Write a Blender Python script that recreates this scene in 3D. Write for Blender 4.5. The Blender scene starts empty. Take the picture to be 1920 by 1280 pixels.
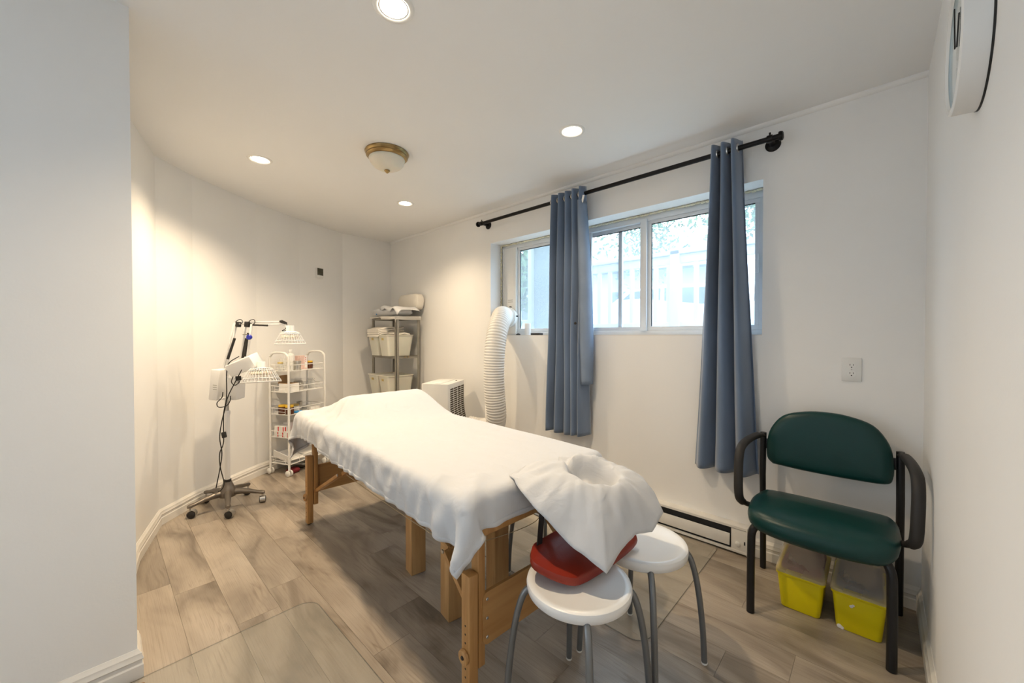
import bpy, bmesh, math, random
import numpy as np
from mathutils import Vector, Matrix, Euler

random.seed(7)
rng = np.random.default_rng(11)
SC = bpy.context.scene
COL = SC.collection
PI = math.pi

# ------------------------------------------------------------------ camera
EYE = 1.21          # eye height, ceiling at 2.35
CEIL = 2.35
FPX = 730.0         # focal length in pixels of the 1920 px wide frame
YAW, PITCH = math.radians(43.2), math.radians(0.8)
cam_d = bpy.data.cameras.new('camera')
cam_d.sensor_width = 36.0
cam_d.lens = FPX / 1920 * 36.0
cam_d.clip_start = 0.01
cam = bpy.data.objects.new('camera', cam_d)
cam.location = (0, 0, EYE)
cam.rotation_euler = (PI / 2 - PITCH, 0, YAW)
COL.objects.link(cam)
SC.camera = cam

# ------------------------------------------------------------------ world, exposure
SC.view_settings.view_transform = 'Standard'
SC.view_settings.look = 'None'
SC.view_settings.exposure = 0.80
SC.view_settings.gamma = 1.0
SC.view_settings.use_curve_mapping = False
world = bpy.data.worlds.new('overcast_sky')
SC.world = world
world.use_nodes = True
bg = world.node_tree.nodes['Background']
bg.inputs[0].default_value = (0.73, 0.865, 1.0, 1)
bg.inputs[1].default_value = 5.2

SPOT_W = 41.0
SPOT_COL = (1.0, 0.78, 0.52)


def portal(name, loc, rot, sx, sy):
    L = bpy.data.lights.new(name, 'AREA')
    L.shape = 'RECTANGLE'
    L.size, L.size_y = sx, sy
    L.cycles.is_portal = True
    o = bpy.data.objects.new(name, L)
    o.location, o.rotation_euler = loc, rot
    COL.objects.link(o)


portal('window_daylight', (-1.52, 2.80, 1.635), (-PI / 2, 0, 0), 2.1, 0.84)
portal('added_opening_daylight', (-2.07, -1.72, 1.125), (0, -PI / 2, 0), 2.05, 0.8)  # sky portal for the opening added out of view in the partition

# ------------------------------------------------------------------ pixel -> place helpers
_F0 = np.array([-math.sin(YAW), math.cos(YAW), 0.0])
_R = np.array([math.cos(YAW), math.sin(YAW), 0.0])
_Z = np.array([0, 0, 1.0])
_F = _F0 * math.cos(PITCH) - _Z * math.sin(PITCH)
_U = _Z * math.cos(PITCH) + _F0 * math.sin(PITCH)
_C = np.array([0, 0, EYE])


def px(x, y, d):
    """place seen at pixel (x, y) at depth d metres"""
    return Vector(_C + d * (_F + _R * (x - 960) / FPX - _U * (y - 640) / FPX))


# ------------------------------------------------------------------ materials
def _nt(name):
    m = bpy.data.materials.new(name)
    m.use_nodes = True
    nt = m.node_tree
    return m, nt, nt.nodes, nt.links, nt.nodes['Principled BSDF']


def mat(name, col, rough=0.5, metal=0.0, var=0.06, scale=8.0, bump=0.0, bscale=60.0, spec=0.5, stretch=(1, 1, 1), trans=0.0,
        alpha=1.0, coat=0.0, sheen=0.0, emit=None, estr=0.0, ior=1.45, sub=0.0):
    m, nt, N, L, P = _nt(name)
    P.inputs['Roughness'].default_value = rough
    P.inputs['Metallic'].default_value = metal
    P.inputs['Specular IOR Level'].default_value = spec
    P.inputs['Transmission Weight'].default_value = trans
    P.inputs['Alpha'].default_value = alpha
    P.inputs['Coat Weight'].default_value = coat
    P.inputs['Sheen Weight'].default_value = sheen
    P.inputs['IOR'].default_value = ior
    P.inputs['Subsurface Weight'].default_value = sub
    tc = N.new('ShaderNodeTexCoord')
    mp = N.new('ShaderNodeMapping')
    mp.inputs['Scale'].default_value = stretch
    L.new(tc.outputs['Object'], mp.inputs[0])
    if var > 0:
        nz = N.new('ShaderNodeTexNoise')
        nz.inputs['Scale'].default_value = scale
        nz.inputs['Detail'].default_value = 5
        L.new(mp.outputs[0], nz.inputs['Vector'])
        r = N.new('ShaderNodeValToRGB')
        r.color_ramp.elements[0].position, r.color_ramp.elements[1].position = 0.3, 0.7
        c = np.array(col)
        r.color_ramp.elements[0].color = (*np.clip(c * (1 - var), 0, 1), 1)
        r.color_ramp.elements[1].color = (*np.clip(c * (1 + var), 0, 1), 1)
        L.new(nz.outputs['Fac'], r.inputs[0])
        L.new(r.outputs[0], P.inputs['Base Color'])
    else:
        P.inputs['Base Color'].default_value = (*col, 1)
    if bump > 0:
        n2 = N.new('ShaderNodeTexNoise')
        n2.inputs['Scale'].default_value = bscale
        n2.inputs['Detail'].default_value = 4
        L.new(mp.outputs[0], n2.inputs['Vector'])
        b = N.new('ShaderNodeBump')
        b.inputs['Strength'].default_value = bump
        b.inputs['Distance'].default_value = 0.01
        L.new(n2.outputs['Fac'], b.inputs['Height'])
        L.new(b.outputs[0], P.inputs['Normal'])
    if emit:
        P.inputs['Emission Color'].default_value = (*emit, 1)
        P.inputs['Emission Strength'].default_value = estr
    return m


def mat_plank():
    m, nt, N, L, P = _nt('oak_plank_floor')
    P.inputs['Roughness'].default_value = 0.30
    tc = N.new('ShaderNodeTexCoord')
    oi = N.new('ShaderNodeObjectInfo')
    mul = N.new('ShaderNodeMath'); mul.operation = 'MULTIPLY'; mul.inputs[1].default_value = 53.0
    L.new(oi.outputs['Random'], mul.inputs[0])
    cmb = N.new('ShaderNodeCombineXYZ')
    L.new(mul.outputs[0], cmb.inputs[0]); L.new(mul.outputs[0], cmb.inputs[1])
    add = N.new('ShaderNodeVectorMath'); add.operation = 'ADD'
    L.new(tc.outputs['Object'], add.inputs[0]); L.new(cmb.outputs[0], add.inputs[1])

    def mapped(s):
        mp = N.new('ShaderNodeMapping'); mp.inputs['Scale'].default_value = s
        L.new(add.outputs[0], mp.inputs[0]); return mp.outputs[0]

    def noise(vec, sc, det, dist=0.0, ro=0.55):
        n = N.new('ShaderNodeTexNoise')
        n.inputs['Scale'].default_value = sc; n.inputs['Detail'].default_value = det
        n.inputs['Distortion'].default_value = dist; n.inputs['Roughness'].default_value = ro
        L.new(vec, n.inputs['Vector']); return n.outputs['Fac']

    def ramp(fac, stops):
        r = N.new('ShaderNodeValToRGB')
        e = r.color_ramp.elements
        while len(e) < len(stops): e.new(0.5)
        for q, (p, c) in zip(e, stops): q.position, q.color = p, (*c, 1)
        L.new(fac, r.inputs[0]); return r.outputs[0]
    # broad light/dark flame areas stretched along the board
    a = ramp(noise(mapped((1.3, 3.6, 1)), 1.5, 3, 0.9), [(0.30, (0.170, 0.138, 0.108)), (0.50, (0.345, 0.292, 0.236)), (0.74, (0.450, 0.390, 0.322))])
    # growth-ring figure, showing only in patches
    w = N.new('ShaderNodeTexWave'); w.wave_type = 'BANDS'; w.bands_direction = 'Y'
    w.inputs['Scale'].default_value = 11.0; w.inputs['Distortion'].default_value = 16.0
    w.inputs['Detail'].default_value = 2.0; w.inputs['Detail Scale'].default_value = 0.55
    L.new(mapped((0.42, 1.5, 1)), w.inputs['Vector'])
    wr = ramp(w.outputs['Fac'], [(0.0, (0.70, 0.67, 0.64)), (0.35, (1, 1, 1)), (1.0, (1.05, 1.04, 1.03))])
    patch = N.new('ShaderNodeMapRange'); patch.inputs[1].default_value = 0.50; patch.inputs[2].default_value = 0.72; patch.inputs[4].default_value = 0.75
    L.new(noise(mapped((1.5, 3.2, 1)), 2.3, 2), patch.inputs[0])
    # fine straight pores
    f = ramp(noise(mapped((3.0, 190, 1)), 1.6, 4), [(0.30, (0.74, 0.71, 0.68)), (0.48, (1, 1, 1)), (0.72, (1.10, 1.10, 1.09))])
    # scattered darker knots and scuffs
    k = ramp(noise(mapped((1.7, 9.0, 1)), 1.9, 5, 1.2), [(0.27, (0.55, 0.50, 0.45)), (0.37, (1, 1, 1))])

    def mulc(x, y, fac=1.0):
        mx = N.new('ShaderNodeMix'); mx.data_type = 'RGBA'; mx.blend_type = 'MULTIPLY'
        if isinstance(fac, float): mx.inputs[0].default_value = fac
        else: L.new(fac, mx.inputs[0])
        L.new(x, mx.inputs[6]); L.new(y, mx.inputs[7]); return mx.outputs[2]
    c = mulc(mulc(mulc(a, wr, patch.outputs[0]), f, 0.65), k, 0.6)
    tone = N.new('ShaderNodeMapRange'); tone.inputs[3].default_value = 0.86; tone.inputs[4].default_value = 1.12
    L.new(oi.outputs['Random'], tone.inputs[0])
    sc = N.new('ShaderNodeVectorMath'); sc.operation = 'SCALE'
    L.new(c, sc.inputs[0]); L.new(tone.outputs[0], sc.inputs['Scale'])
    L.new(sc.outputs[0], P.inputs['Base Color'])
    b = N.new('ShaderNodeBump'); b.inputs['Strength'].default_value = 0.10; b.inputs['Distance'].default_value = 0.002
    L.new(noise(mapped((6, 160, 1)), 2.0, 4), b.inputs['Height'])
    L.new(b.outputs[0], P.inputs['Normal'])
    return m


def mat_wood(name, c0, c1, axis='Z', rough=0.45, scale=1.0):
    m, nt, N, L, P = _nt(name)
    P.inputs['Roughness'].default_value = rough
    tc = N.new('ShaderNodeTexCoord')
    mp = N.new('ShaderNodeMapping')
    s = [22 * scale, 22 * scale, 22 * scale]
    s['XYZ'.index(axis)] = 1.6 * scale
    mp.inputs['Scale'].default_value = s
    L.new(tc.outputs['Object'], mp.inputs[0])
    n = N.new('ShaderNodeTexNoise'); n.inputs['Scale'].default_value = 2.2; n.inputs['Detail'].default_value = 6
    n.inputs['Distortion'].default_value = 0.6
    L.new(mp.outputs[0], n.inputs['Vector'])
    r = N.new('ShaderNodeValToRGB')
    r.color_ramp.elements[0].position, r.color_ramp.elements[1].position = 0.30, 0.72
    r.color_ramp.elements[0].color, r.color_ramp.elements[1].color = (*c0, 1), (*c1, 1)
    L.new(n.outputs['Fac'], r.inputs[0]); L.new(r.outputs[0], P.inputs['Base Color'])
    b = N.new('ShaderNodeBump'); b.inputs['Strength'].default_value = 0.08; b.inputs['Distance'].default_value = 0.004
    L.new(n.outputs['Fac'], b.inputs['Height']); L.new(b.outputs[0], P.inputs['Normal'])
    return m


def mat_pane():
    """window glass with the fine insect mesh that veils the view"""
    m, nt, N, L, P = _nt('screened_glass')
    N.remove(P)
    out = N['Material Output']
    tr = N.new('ShaderNodeBsdfTransparent'); tr.inputs[0].default_value = (0.93, 0.97, 1.0, 1)
    tl = N.new('ShaderNodeBsdfTranslucent'); tl.inputs[0].default_value = (0.80, 0.90, 0.98, 1)
    gl = N.new('ShaderNodeBsdfGlossy'); gl.inputs['Roughness'].default_value = 0.05
    m1 = N.new('ShaderNodeMixShader')
    nz = N.new('ShaderNodeTexNoise'); nz.inputs['Scale'].default_value = 1.5
    tc = N.new('ShaderNodeTexCoord'); L.new(tc.outputs['Object'], nz.inputs['Vector'])
    mr = N.new('ShaderNodeMapRange'); mr.inputs[3].default_value = 0.14; mr.inputs[4].default_value = 0.20
    L.new(nz.outputs['Fac'], mr.inputs[0]); L.new(mr.outputs[0], m1.inputs[0])
    L.new(tr.outputs[0], m1.inputs[1]); L.new(tl.outputs[0], m1.inputs[2])
    m2 = N.new('ShaderNodeMixShader'); m2.inputs[0].default_value = 0.04
    L.new(m1.outputs[0], m2.inputs[1]); L.new(gl.outputs[0], m2.inputs[2])
    L.new(m2.outputs[0], out.inputs[0])
    return m


def mat_clear(name, tint, fac, rough=0.1):
    """thin clear plastic: mostly see-through with a tinted body"""
    m, nt, N, L, P = _nt(name)
    out = N['Material Output']
    P.inputs['Base Color'].default_value = (*tint, 1)
    P.inputs['Roughness'].default_value = rough
    nz = N.new('ShaderNodeTexNoise'); nz.inputs['Scale'].default_value = 14
    tc = N.new('ShaderNodeTexCoord'); L.new(tc.outputs['Object'], nz.inputs['Vector'])
    mr = N.new('ShaderNodeMapRange'); mr.inputs[3].default_value = fac * 0.85; mr.inputs[4].default_value = min(1, fac * 1.15)
    L.new(nz.outputs['Fac'], mr.inputs[0])
    tr = N.new('ShaderNodeBsdfTransparent')
    mx = N.new('ShaderNodeMixShader')
    L.new(mr.outputs[0], mx.inputs[0])
    L.new(tr.outputs[0], mx.inputs[1]); L.new(P.outputs[0], mx.inputs[2])
    L.new(mx.outputs[0], out.inputs[0])
    return m


def mat_speckle(name, c0, c1, scale=60):
    m, nt, N, L, P = _nt(name)
    P.inputs['Roughness'].default_value = 0.9
    tc = N.new('ShaderNodeTexCoord')
    n = N.new('ShaderNodeTexNoise'); n.inputs['Scale'].default_value = scale; n.inputs['Detail'].default_value = 6
    L.new(tc.outputs['Object'], n.inputs['Vector'])
    r = N.new('ShaderNodeValToRGB')
    r.color_ramp.elements[0].position, r.color_ramp.elements[1].position = 0.4, 0.6
    r.color_ramp.elements[0].color, r.color_ramp.elements[1].color = (*c0, 1), (*c1, 1)
    L.new(n.outputs['Fac'], r.inputs[0]); L.new(r.outputs[0], P.inputs['Base Color'])
    return m


def mat_cloth(name, col, weave=260.0, wr=0.35, wscale=7.0, sub=0.0):
    m, nt, N, L, P = _nt(name)
    P.inputs['Roughness'].default_value = 0.85
    P.inputs['Base Color'].default_value = (*col, 1)
    P.inputs['Sheen Weight'].default_value = 0.15
    P.inputs['Specular IOR Level'].default_value = 0.2
    tc = N.new('ShaderNodeTexCoord')
    w = N.new('ShaderNodeTexNoise'); w.inputs['Scale'].default_value = wscale; w.inputs['Detail'].default_value = 3
    w.inputs['Distortion'].default_value = 1.2
    L.new(tc.outputs['Object'], w.inputs['Vector'])
    b = N.new('ShaderNodeBump'); b.inputs['Strength'].default_value = wr; b.inputs['Distance'].default_value = 0.012
    L.new(w.outputs['Fac'], b.inputs['Height'])
    f = N.new('ShaderNodeTexNoise'); f.inputs['Scale'].default_value = weave; f.inputs['Detail'].default_value = 2
    L.new(tc.outputs['Object'], f.inputs['Vector'])
    b2 = N.new('ShaderNodeBump'); b2.inputs['Strength'].default_value = 0.06; b2.inputs['Distance'].default_value = 0.002
    L.new(f.outputs['Fac'], b2.inputs['Height']); L.new(b.outputs[0], b2.inputs['Normal'])
    L.new(b2.outputs[0], P.inputs['Normal'])
    return m


M = {}
M['wall'] = mat('white_wall_paint', (0.87, 0.868, 0.858), 0.6, var=0.012, scale=2.5, bump=0.03, bscale=120)
M['ceiling'] = mat('white_ceiling_paint', (0.88, 0.88, 0.875), 0.75, var=0.01, scale=2, bump=0.03, bscale=90)
M['trim'] = mat('white_gloss_trim', (0.80, 0.78, 0.74), 0.35, var=0.03, scale=6)
M['plank'] = mat_plank()
M['joint'] = mat('dark_floor_joint', (0.05, 0.042, 0.035), 0.9, var=0.1)
M['alu'] = mat('pale_aluminium_window_frame', (0.70, 0.73, 0.76), 0.4, 0.15, var=0.03)
M['foam'] = mat('yellow_sealing_foam', (0.74, 0.70, 0.53), 0.95, var=0.15, scale=25, bump=0.5, bscale=70)
M['gasket'] = mat('black_window_gasket', (0.03, 0.033, 0.035), 0.6, var=0.1)
M['pane'] = mat_pane()
M['white_plastic'] = mat('white_plastic', (0.78, 0.78, 0.76), 0.4, var=0.02)
M['seat_white'] = mat('white_stool_plastic', (0.80, 0.80, 0.79), 0.33, var=0.015, coat=0.1)
M['black'] = mat('black_painted_metal', (0.012, 0.012, 0.013), 0.4, 0.2, var=0.1)
M['black_plastic'] = mat('black_plastic', (0.02, 0.018, 0.017), 0.55, var=0.1)
M['rod'] = mat('black_curtain_rod', (0.012, 0.011, 0.011), 0.35, 0.6, var=0.1)
M['curtain'] = mat('slate_blue_velvet', (0.130, 0.185, 0.285), 0.85, var=0.16, scale=6, sheen=0.55, stretch=(1, 1, 0.35), bump=0.04, bscale=300)
M['lining'] = mat('pale_blue_curtain_lining', (0.21, 0.27, 0.37), 0.8, var=0.06)
M['sheet'] = mat_cloth('white_cotton_sheet', (0.60, 0.61, 0.63), wr=0.42, wscale=10)
M['towel'] = mat_cloth('cream_folded_cloth', (0.78, 0.74, 0.67), wr=0.3, wscale=14)
M['vinyl'] = mat('dark_green_vinyl', (0.003, 0.036, 0.034), 0.34, var=0.05, scale=10, bump=0.05, bscale=220, spec=0.4)
M['black_vinyl'] = mat('black_vinyl', (0.010, 0.010, 0.012), 0.4, var=0.1, bump=0.05, bscale=200)
M['red_vinyl'] = mat('brick_red_vinyl', (0.24, 0.022, 0.010), 0.36, var=0.08, scale=9, bump=0.05, bscale=200)
M['beech'] = mat_wood('honey_beech', (0.36, 0.175, 0.052), (0.52, 0.285, 0.105), 'Z')
M['beech_x'] = mat_wood('honey_beech_rail', (0.36, 0.175, 0.052), (0.52, 0.285, 0.105), 'X')
M['ply'] = mat_wood('honey_plywood', (0.40, 0.20, 0.065), (0.53, 0.30, 0.115), 'Y', scale=0.45)
M['pine'] = mat_wood('pine_post', (0.44, 0.245, 0.095), (0.60, 0.37, 0.165), 'Z', scale=0.7)
M['steel'] = mat('brushed_steel', (0.55, 0.54, 0.52), 0.28, 0.95, var=0.05)
M['grey_tube'] = mat('grey_lacquered_tube', (0.185, 0.195, 0.205), 0.32, 0.55, var=0.06)
M['base_metal'] = mat('bronze_grey_cast_metal', (0.20, 0.175, 0.15), 0.36, 0.75, var=0.12)
M['shelf_metal'] = mat('galvanised_shelf', (0.30, 0.285, 0.25), 0.45, 0.6, var=0.1)
M['enamel'] = mat('white_enamel', (0.80, 0.795, 0.775), 0.32, var=0.02)
M['lamp_white'] = mat('white_lamp_housing', (0.80, 0.80, 0.80), 0.38, var=0.02)
M['blue_knob'] = mat('blue_plastic', (0.02, 0.03, 0.40), 0.35, var=0.05)
M['cable'] = mat('black_cable', (0.013, 0.012, 0.011), 0.5, var=0.1)
M['wire'] = mat('waxed_cord', (0.50, 0.40, 0.26), 0.6, var=0.1)
M['brass'] = mat('antique_brass', (0.36, 0.25, 0.11), 0.3, 0.9, var=0.18, scale=14)
M['frost'] = mat('frosted_glass_bowl', (0.80, 0.76, 0.66), 0.45, var=0.05, scale=10, sub=0.2)
M['led'] = mat('lit_downlight', (1, 1, 1), 0.5, var=0, emit=(1.0, 0.88, 0.68), estr=14.0)
M['reflector'] = mat('white_reflector_ring', (0.88, 0.87, 0.84), 0.3, var=0.01)
M['bin'] = mat('cream_storage_bin', (0.72, 0.69, 0.60), 0.45, var=0.03, sub=0.1)
M['hose'] = mat('white_duct_plastic', (0.80, 0.78, 0.74), 0.42, var=0.02)
M['dark_void'] = mat('dark_grille_gap', (0.05, 0.035, 0.025), 0.8, var=0.1)
M['yellow'] = mat('yellow_storage_plastic', (0.72, 0.60, 0.0), 0.35, var=0.04, scale=5)
M['clear_lid'] = mat_clear('cloudy_clear_lid', (0.62, 0.52, 0.42), 0.42, 0.25)
M['mat'] = mat_clear('clear_floor_mat', (0.60, 0.58, 0.50), 0.15, 0.2)
M['mat_refraction_line'] = mat_clear('painted_refraction_line', (0.14, 0.14, 0.12), 0.32, 0.3)  # dark refraction line of the clear mat, put into colour
M['glass'] = mat_clear('clear_jar_glass', (0.85, 0.86, 0.82), 0.32, 0.05)
M['amber'] = mat('amber_jar', (0.085, 0.022, 0.006), 0.2, var=0.1, coat=0.4)
M['yellow_lid'] = mat('yellow_jar_lid', (0.75, 0.47, 0.03), 0.4, var=0.05)
M['gold_lid'] = mat('gold_tin_lid', (0.60, 0.46, 0.17), 0.35, 0.5, var=0.1)
M['card'] = mat('brown_cardboard', (0.34, 0.21, 0.10), 0.85, var=0.1)
M['paper'] = mat('white_paper_box', (0.80, 0.79, 0.77), 0.7, var=0.03)
M['pinkbox'] = mat('pink_printed_box', (0.72, 0.52, 0.47), 0.6, var=0.15, scale=50)
M['redprint'] = mat('red_print', (0.62, 0.03, 0.03), 0.5, var=0.05)
M['blue_pack'] = mat('blue_packet', (0.03, 0.25, 0.58), 0.5, var=0.1)
M['maroon'] = mat('maroon_fabric', (0.16, 0.012, 0.018), 0.8, var=0.15)
M['stuff_red'] = mat('brick_red_contents', (0.22, 0.09, 0.08), 0.9, var=0.4, scale=22)
M['stuff_blue'] = mat('grey_blue_contents', (0.09, 0.12, 0.17), 0.9, var=0.35, scale=22)
M['clockface'] = mat('pale_clock_face', (0.62, 0.70, 0.72), 0.15, var=0.03, coat=0.6)
M['thermo_screen'] = mat('olive_lcd_screen', (0.045, 0.043, 0.022), 0.2, var=0.3, scale=40, coat=0.5)
M['heater'] = mat('white_heater_enamel', (0.74, 0.725, 0.69), 0.38, var=0.05, scale=14)
M['heater_dark'] = mat('dark_heater_slot', (0.035, 0.036, 0.04), 0.5, 0.4, var=0.15)
M['stucco'] = mat_speckle('speckled_grey_stucco', (0.06, 0.075, 0.08), (0.17, 0.19, 0.185), 90)
M['fence'] = mat('toned_down_white_fence', (0.33, 0.33, 0.34), 0.7, var=0.04)  # white toned down evenly to keep the outdoor view from blowing out
M['lawn'] = mat_speckle('outside_gravel_and_grass', (0.08, 0.11, 0.05), (0.20, 0.21, 0.18), 9)
M['leaf'] = mat('pale_green_leaves', (0.075, 0.14, 0.05), 0.6, var=0.5, scale=3)
M['bark'] = mat('brown_bark', (0.13, 0.09, 0.06), 0.9, var=0.3, bump=0.5)
M['carpaint'] = mat('silver_car_paint', (0.36, 0.37, 0.39), 0.25, 0.1, var=0.02, coat=0.8)
M['carglass'] = mat('dark_car_glass', (0.025, 0.035, 0.05), 0.08, var=0.05)
M['tyre'] = mat('black_tyre', (0.02, 0.02, 0.02), 0.9, var=0.1)
M['siding'] = mat('pale_house_siding', (0.30, 0.31, 0.32), 0.7, var=0.05)
M['roof'] = mat('grey_roof', (0.2, 0.2, 0.22), 0.9, var=0.15)
M['dirt'] = mat('brown_dust_ball', (0.22, 0.11, 0.04), 0.9, var=0.3)


# ------------------------------------------------------------------ mesh kit
class G:
    def __init__(s):
        s.v, s.f = [], []

    def add(s, vs, fs):
        b = len(s.v)
        s.v += [tuple(map(float, v)) for v in vs]
        s.f += [tuple(b + i for i in f) for f in fs]
        return s

    def box(s, c, d, R=None):
        x, y, z = d[0] / 2, d[1] / 2, d[2] / 2
        vs = [Vector((sx * x, sy * y, sz * z)) for sz in (-1, 1) for sy in (-1, 1) for sx in (-1, 1)]
        if R is not None: vs = [R @ v for v in vs]
        c = Vector(c)
        return s.add([v + c for v in vs], [(0, 2, 3, 1), (4, 5, 7, 6), (0, 1, 5, 4), (2, 6, 7, 3), (0, 4, 6, 2), (1, 3, 7, 5)])

    def bar(s, a, b, w, t, up=(0, 0, 1)):
        """square bar from a to b, w across, t along 'up'"""
        a, b = Vector(a), Vector(b)
        d = b - a
        z = d.normalized()
        u = Vector(up)
        x = u.cross(z)
        if x.length < 1e-4: x = Vector((1, 0, 0)).cross(z)
        x.normalize(); y = z.cross(x)
        R = Matrix((x, y, z)).transposed()
        return s.box((a + b) / 2, (w, t, d.length), R)

    def tube(s, path, r, n=10, caps=True, closed=False):
        P = [Vector(p) for p in path]
        k = len(P)
        rs = r if isinstance(r, (list, tuple)) else [r] * k
        T = []
        for i in range(k):
            if closed: t = P[(i + 1) % k] - P[i - 1]
            else: t = P[min(i + 1, k - 1)] - P[max(i - 1, 0)]
            T.append(t.normalized())
        u = T[0].orthogonal().normalized()
        vs = []
        for i in range(k):
            if i: u = (u - T[i] * u.dot(T[i])).normalized()
            w = T[i].cross(u)
            for j in range(n):
                a = 2 * PI * j / n
                vs.append(P[i] + (u * math.cos(a) + w * math.sin(a)) * rs[i])
        fs = []
        for i in range(k if closed else k - 1):
            i2 = (i + 1) % k
            for j in range(n):
                j2 = (j + 1) % n
                fs.append((i * n + j, i * n + j2, i2 * n + j2, i2 * n + j))
        if caps and not closed:
            fs.append(tuple(range(n - 1, -1, -1)))
            fs.append(tuple((k - 1) * n + j for j in range(n)))
        return s.add(vs, fs)

    def lathe(s, prof, n=24, o=(0, 0, 0), ax=(0, 0, 1), cap=True):
        o, z = Vector(o), Vector(ax).normalized()
        x = z.orthogonal().normalized(); y = z.cross(x)
        vs, fs = [], []
        for r, h in prof:
            for j in range(n):
                a = 2 * PI * j / n
                vs.append(o + z * h + (x * math.cos(a) + y * math.sin(a)) * r)
        for i in range(len(prof) - 1):
            for j in range(n):
                j2 = (j + 1) % n
                fs.append((i * n + j, i * n + j2, (i + 1) * n + j2, (i + 1) * n + j))
        if cap:
            if prof[0][0] > 1e-5: fs.append(tuple(range(n - 1, -1, -1)))
            if prof[-1][0] > 1e-5: fs.append(tuple((len(prof) - 1) * n + j for j in range(n)))
        return s.add(vs, fs)

    def prism(s, poly, z0, z1, top=None):
        """poly: xy outline; optional top outline for a taper"""
        n = len(poly)
        top = top or poly
        vs = [(x, y, z0) for x, y in poly] + [(x, y, z1) for x, y in top]
        fs = [tuple(range(n - 1, -1, -1)), tuple(range(n, 2 * n))] + [(i, (i + 1) % n, n + (i + 1) % n, n + i) for i in range(n)]
        return s.add(vs, fs)

    def loft(s, rings, cap=True, closed=True):
        n = len(rings[0])
        vs = [p for r in rings for p in r]
        fs = []
        for i in range(len(rings) - 1):
            for j in range(n if closed else n - 1):
                j2 = (j + 1) % n
                fs.append((i * n + j, i * n + j2, (i + 1) * n + j2, (i + 1) * n + j))
        if cap:
            fs.append(tuple(range(n - 1, -1, -1)))
            fs.append(tuple((len(rings) - 1) * n + j for j in range(n)))
        return s.add(vs, fs)

    def mesh(s, name, bevel=0.0, seg=2, smooth=35, merge=0.0):
        me = bpy.data.meshes.new(name)
        me.from_pydata(s.v, [], s.f)
        bm = bmesh.new(); bm.from_mesh(me)
        if merge: bmesh.ops.remove_doubles(bm, verts=bm.verts, dist=merge)
        bmesh.ops.recalc_face_normals(bm, faces=bm.faces)
        if bevel:
            es = [e for e in bm.edges if len(e.link_faces) == 2 and e.calc_face_angle(0) > math.radians(30)]
            bmesh.ops.bevel(bm, geom=es, offset=bevel, segments=seg, profile=0.5, affect='EDGES', clamp_overlap=True)
        bm.to_mesh(me); bm.free()
        if smooth:
            for p in me.polygons: p.use_smooth = True
            me.set_sharp_from_angle(angle=math.radians(smooth))
        me.update()
        return me


def link(name, me, m, parent=None, loc=(0, 0, 0), rot=None):
    o = bpy.data.objects.new(name, me)
    if m is not None:
        if not me.materials: me.materials.append(M[m] if isinstance(m, str) else m)
    o.location = loc
    if rot is not None: o.rotation_euler = rot
    if parent is not None: o.parent = parent
    COL.objects.link(o)
    return o


def part(name, g, m, parent=None, bevel=0.0, seg=2, smooth=35, sub=0, merge=0.0, label=None):
    o = link(name, g.mesh(name, bevel, seg, smooth, merge), m, parent)
    if sub:
        md = o.modifiers.new('sub', 'SUBSURF'); md.levels = md.render_levels = sub
    if label: o['label'] = label
    return o


def tag(o, label, cat=None, group=None, kind=None):
    if label: o['label'] = label
    if cat: o['category'] = cat
    if group: o['group'] = group
    if kind: o['kind'] = kind
    return o


def thing(name, label, cat, loc=(0, 0, 0), rz=0.0, group=None):
    o = bpy.data.objects.new(name, None)
    o.empty_display_size = 0.1
    o.location = loc
    o.rotation_euler = (0, 0, rz)
    COL.objects.link(o)
    return tag(o, label, cat, group)


def struct(name, g, m, label, bevel=0.0, smooth=30):
    o = part(name, g, m, None, bevel, 1, smooth)
    return tag(o, label, None, None, 'structure')


def dup(src, parent, loc=None, rot=None):
    c = src.copy()
    COL.objects.link(c)
    c.parent = parent
    if loc is not None: c.location = loc
    if rot is not None: c.rotation_euler = rot
    for ch in src.children: dup(ch, c)
    return c


def bez(pts, n=10):
    """Catmull-Rom curve through pts"""
    P = [Vector(p) for p in pts]
    P = [P[0] * 2 - P[1]] + P + [P[-1] * 2 - P[-2]]
    out = []
    for i in range(1, len(P) - 2):
        for k in range(n):
            t = k / n
            a, b, c, d = P[i - 1], P[i], P[i + 1], P[i + 2]
            out.append(0.5 * ((2 * b) + (c - a) * t + (2 * a - 5 * b + 4 * c - d) * t * t + (3 * b - a - 3 * c + d) * t ** 3))
    out.append(P[-2])
    return out


def rrect(w, d, r, n=5, cx=0, cy=0):
    pts = []
    for sx, sy, a0 in ((1, 1, 0), (-1, 1, PI / 2), (-1, -1, PI), (1, -1, 1.5 * PI)):
        for k in range(n + 1):
            a = a0 + PI / 2 * k / n
            pts.append((cx + sx * (w / 2 - r) + r * math.cos(a), cy + sy * (d / 2 - r) + r * math.sin(a)))
    return pts


# ================================================================== THE ROOM
XR, YW = 0.15, 2.47          # side wall, window wall
XP = -1.905                   # face of the partition
PY = 0.086
BACK = -2.25
WT = 0.30                    # window wall thickness
WX0, WX1, WZ0, WZ1 = -2.588, -0.458, 1.212, 2.057
ARC = [(-2.0, 0.0), (-2.877, 0.13), (-3.335, 0.258), (-3.560, 0.470), (-3.902, 0.940), (-4.13, 1.36), (-4.34, 1.87), (-4.35, YW)]

# floor slab and planks
floor = struct('floor', G().box((-2.1, 0.1, -0.06), (5.0, 5.2, 0.10)), 'joint', 'grey brown oak plank floor')
PW, PL = 0.1568, 1.22
pm = {}


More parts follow.
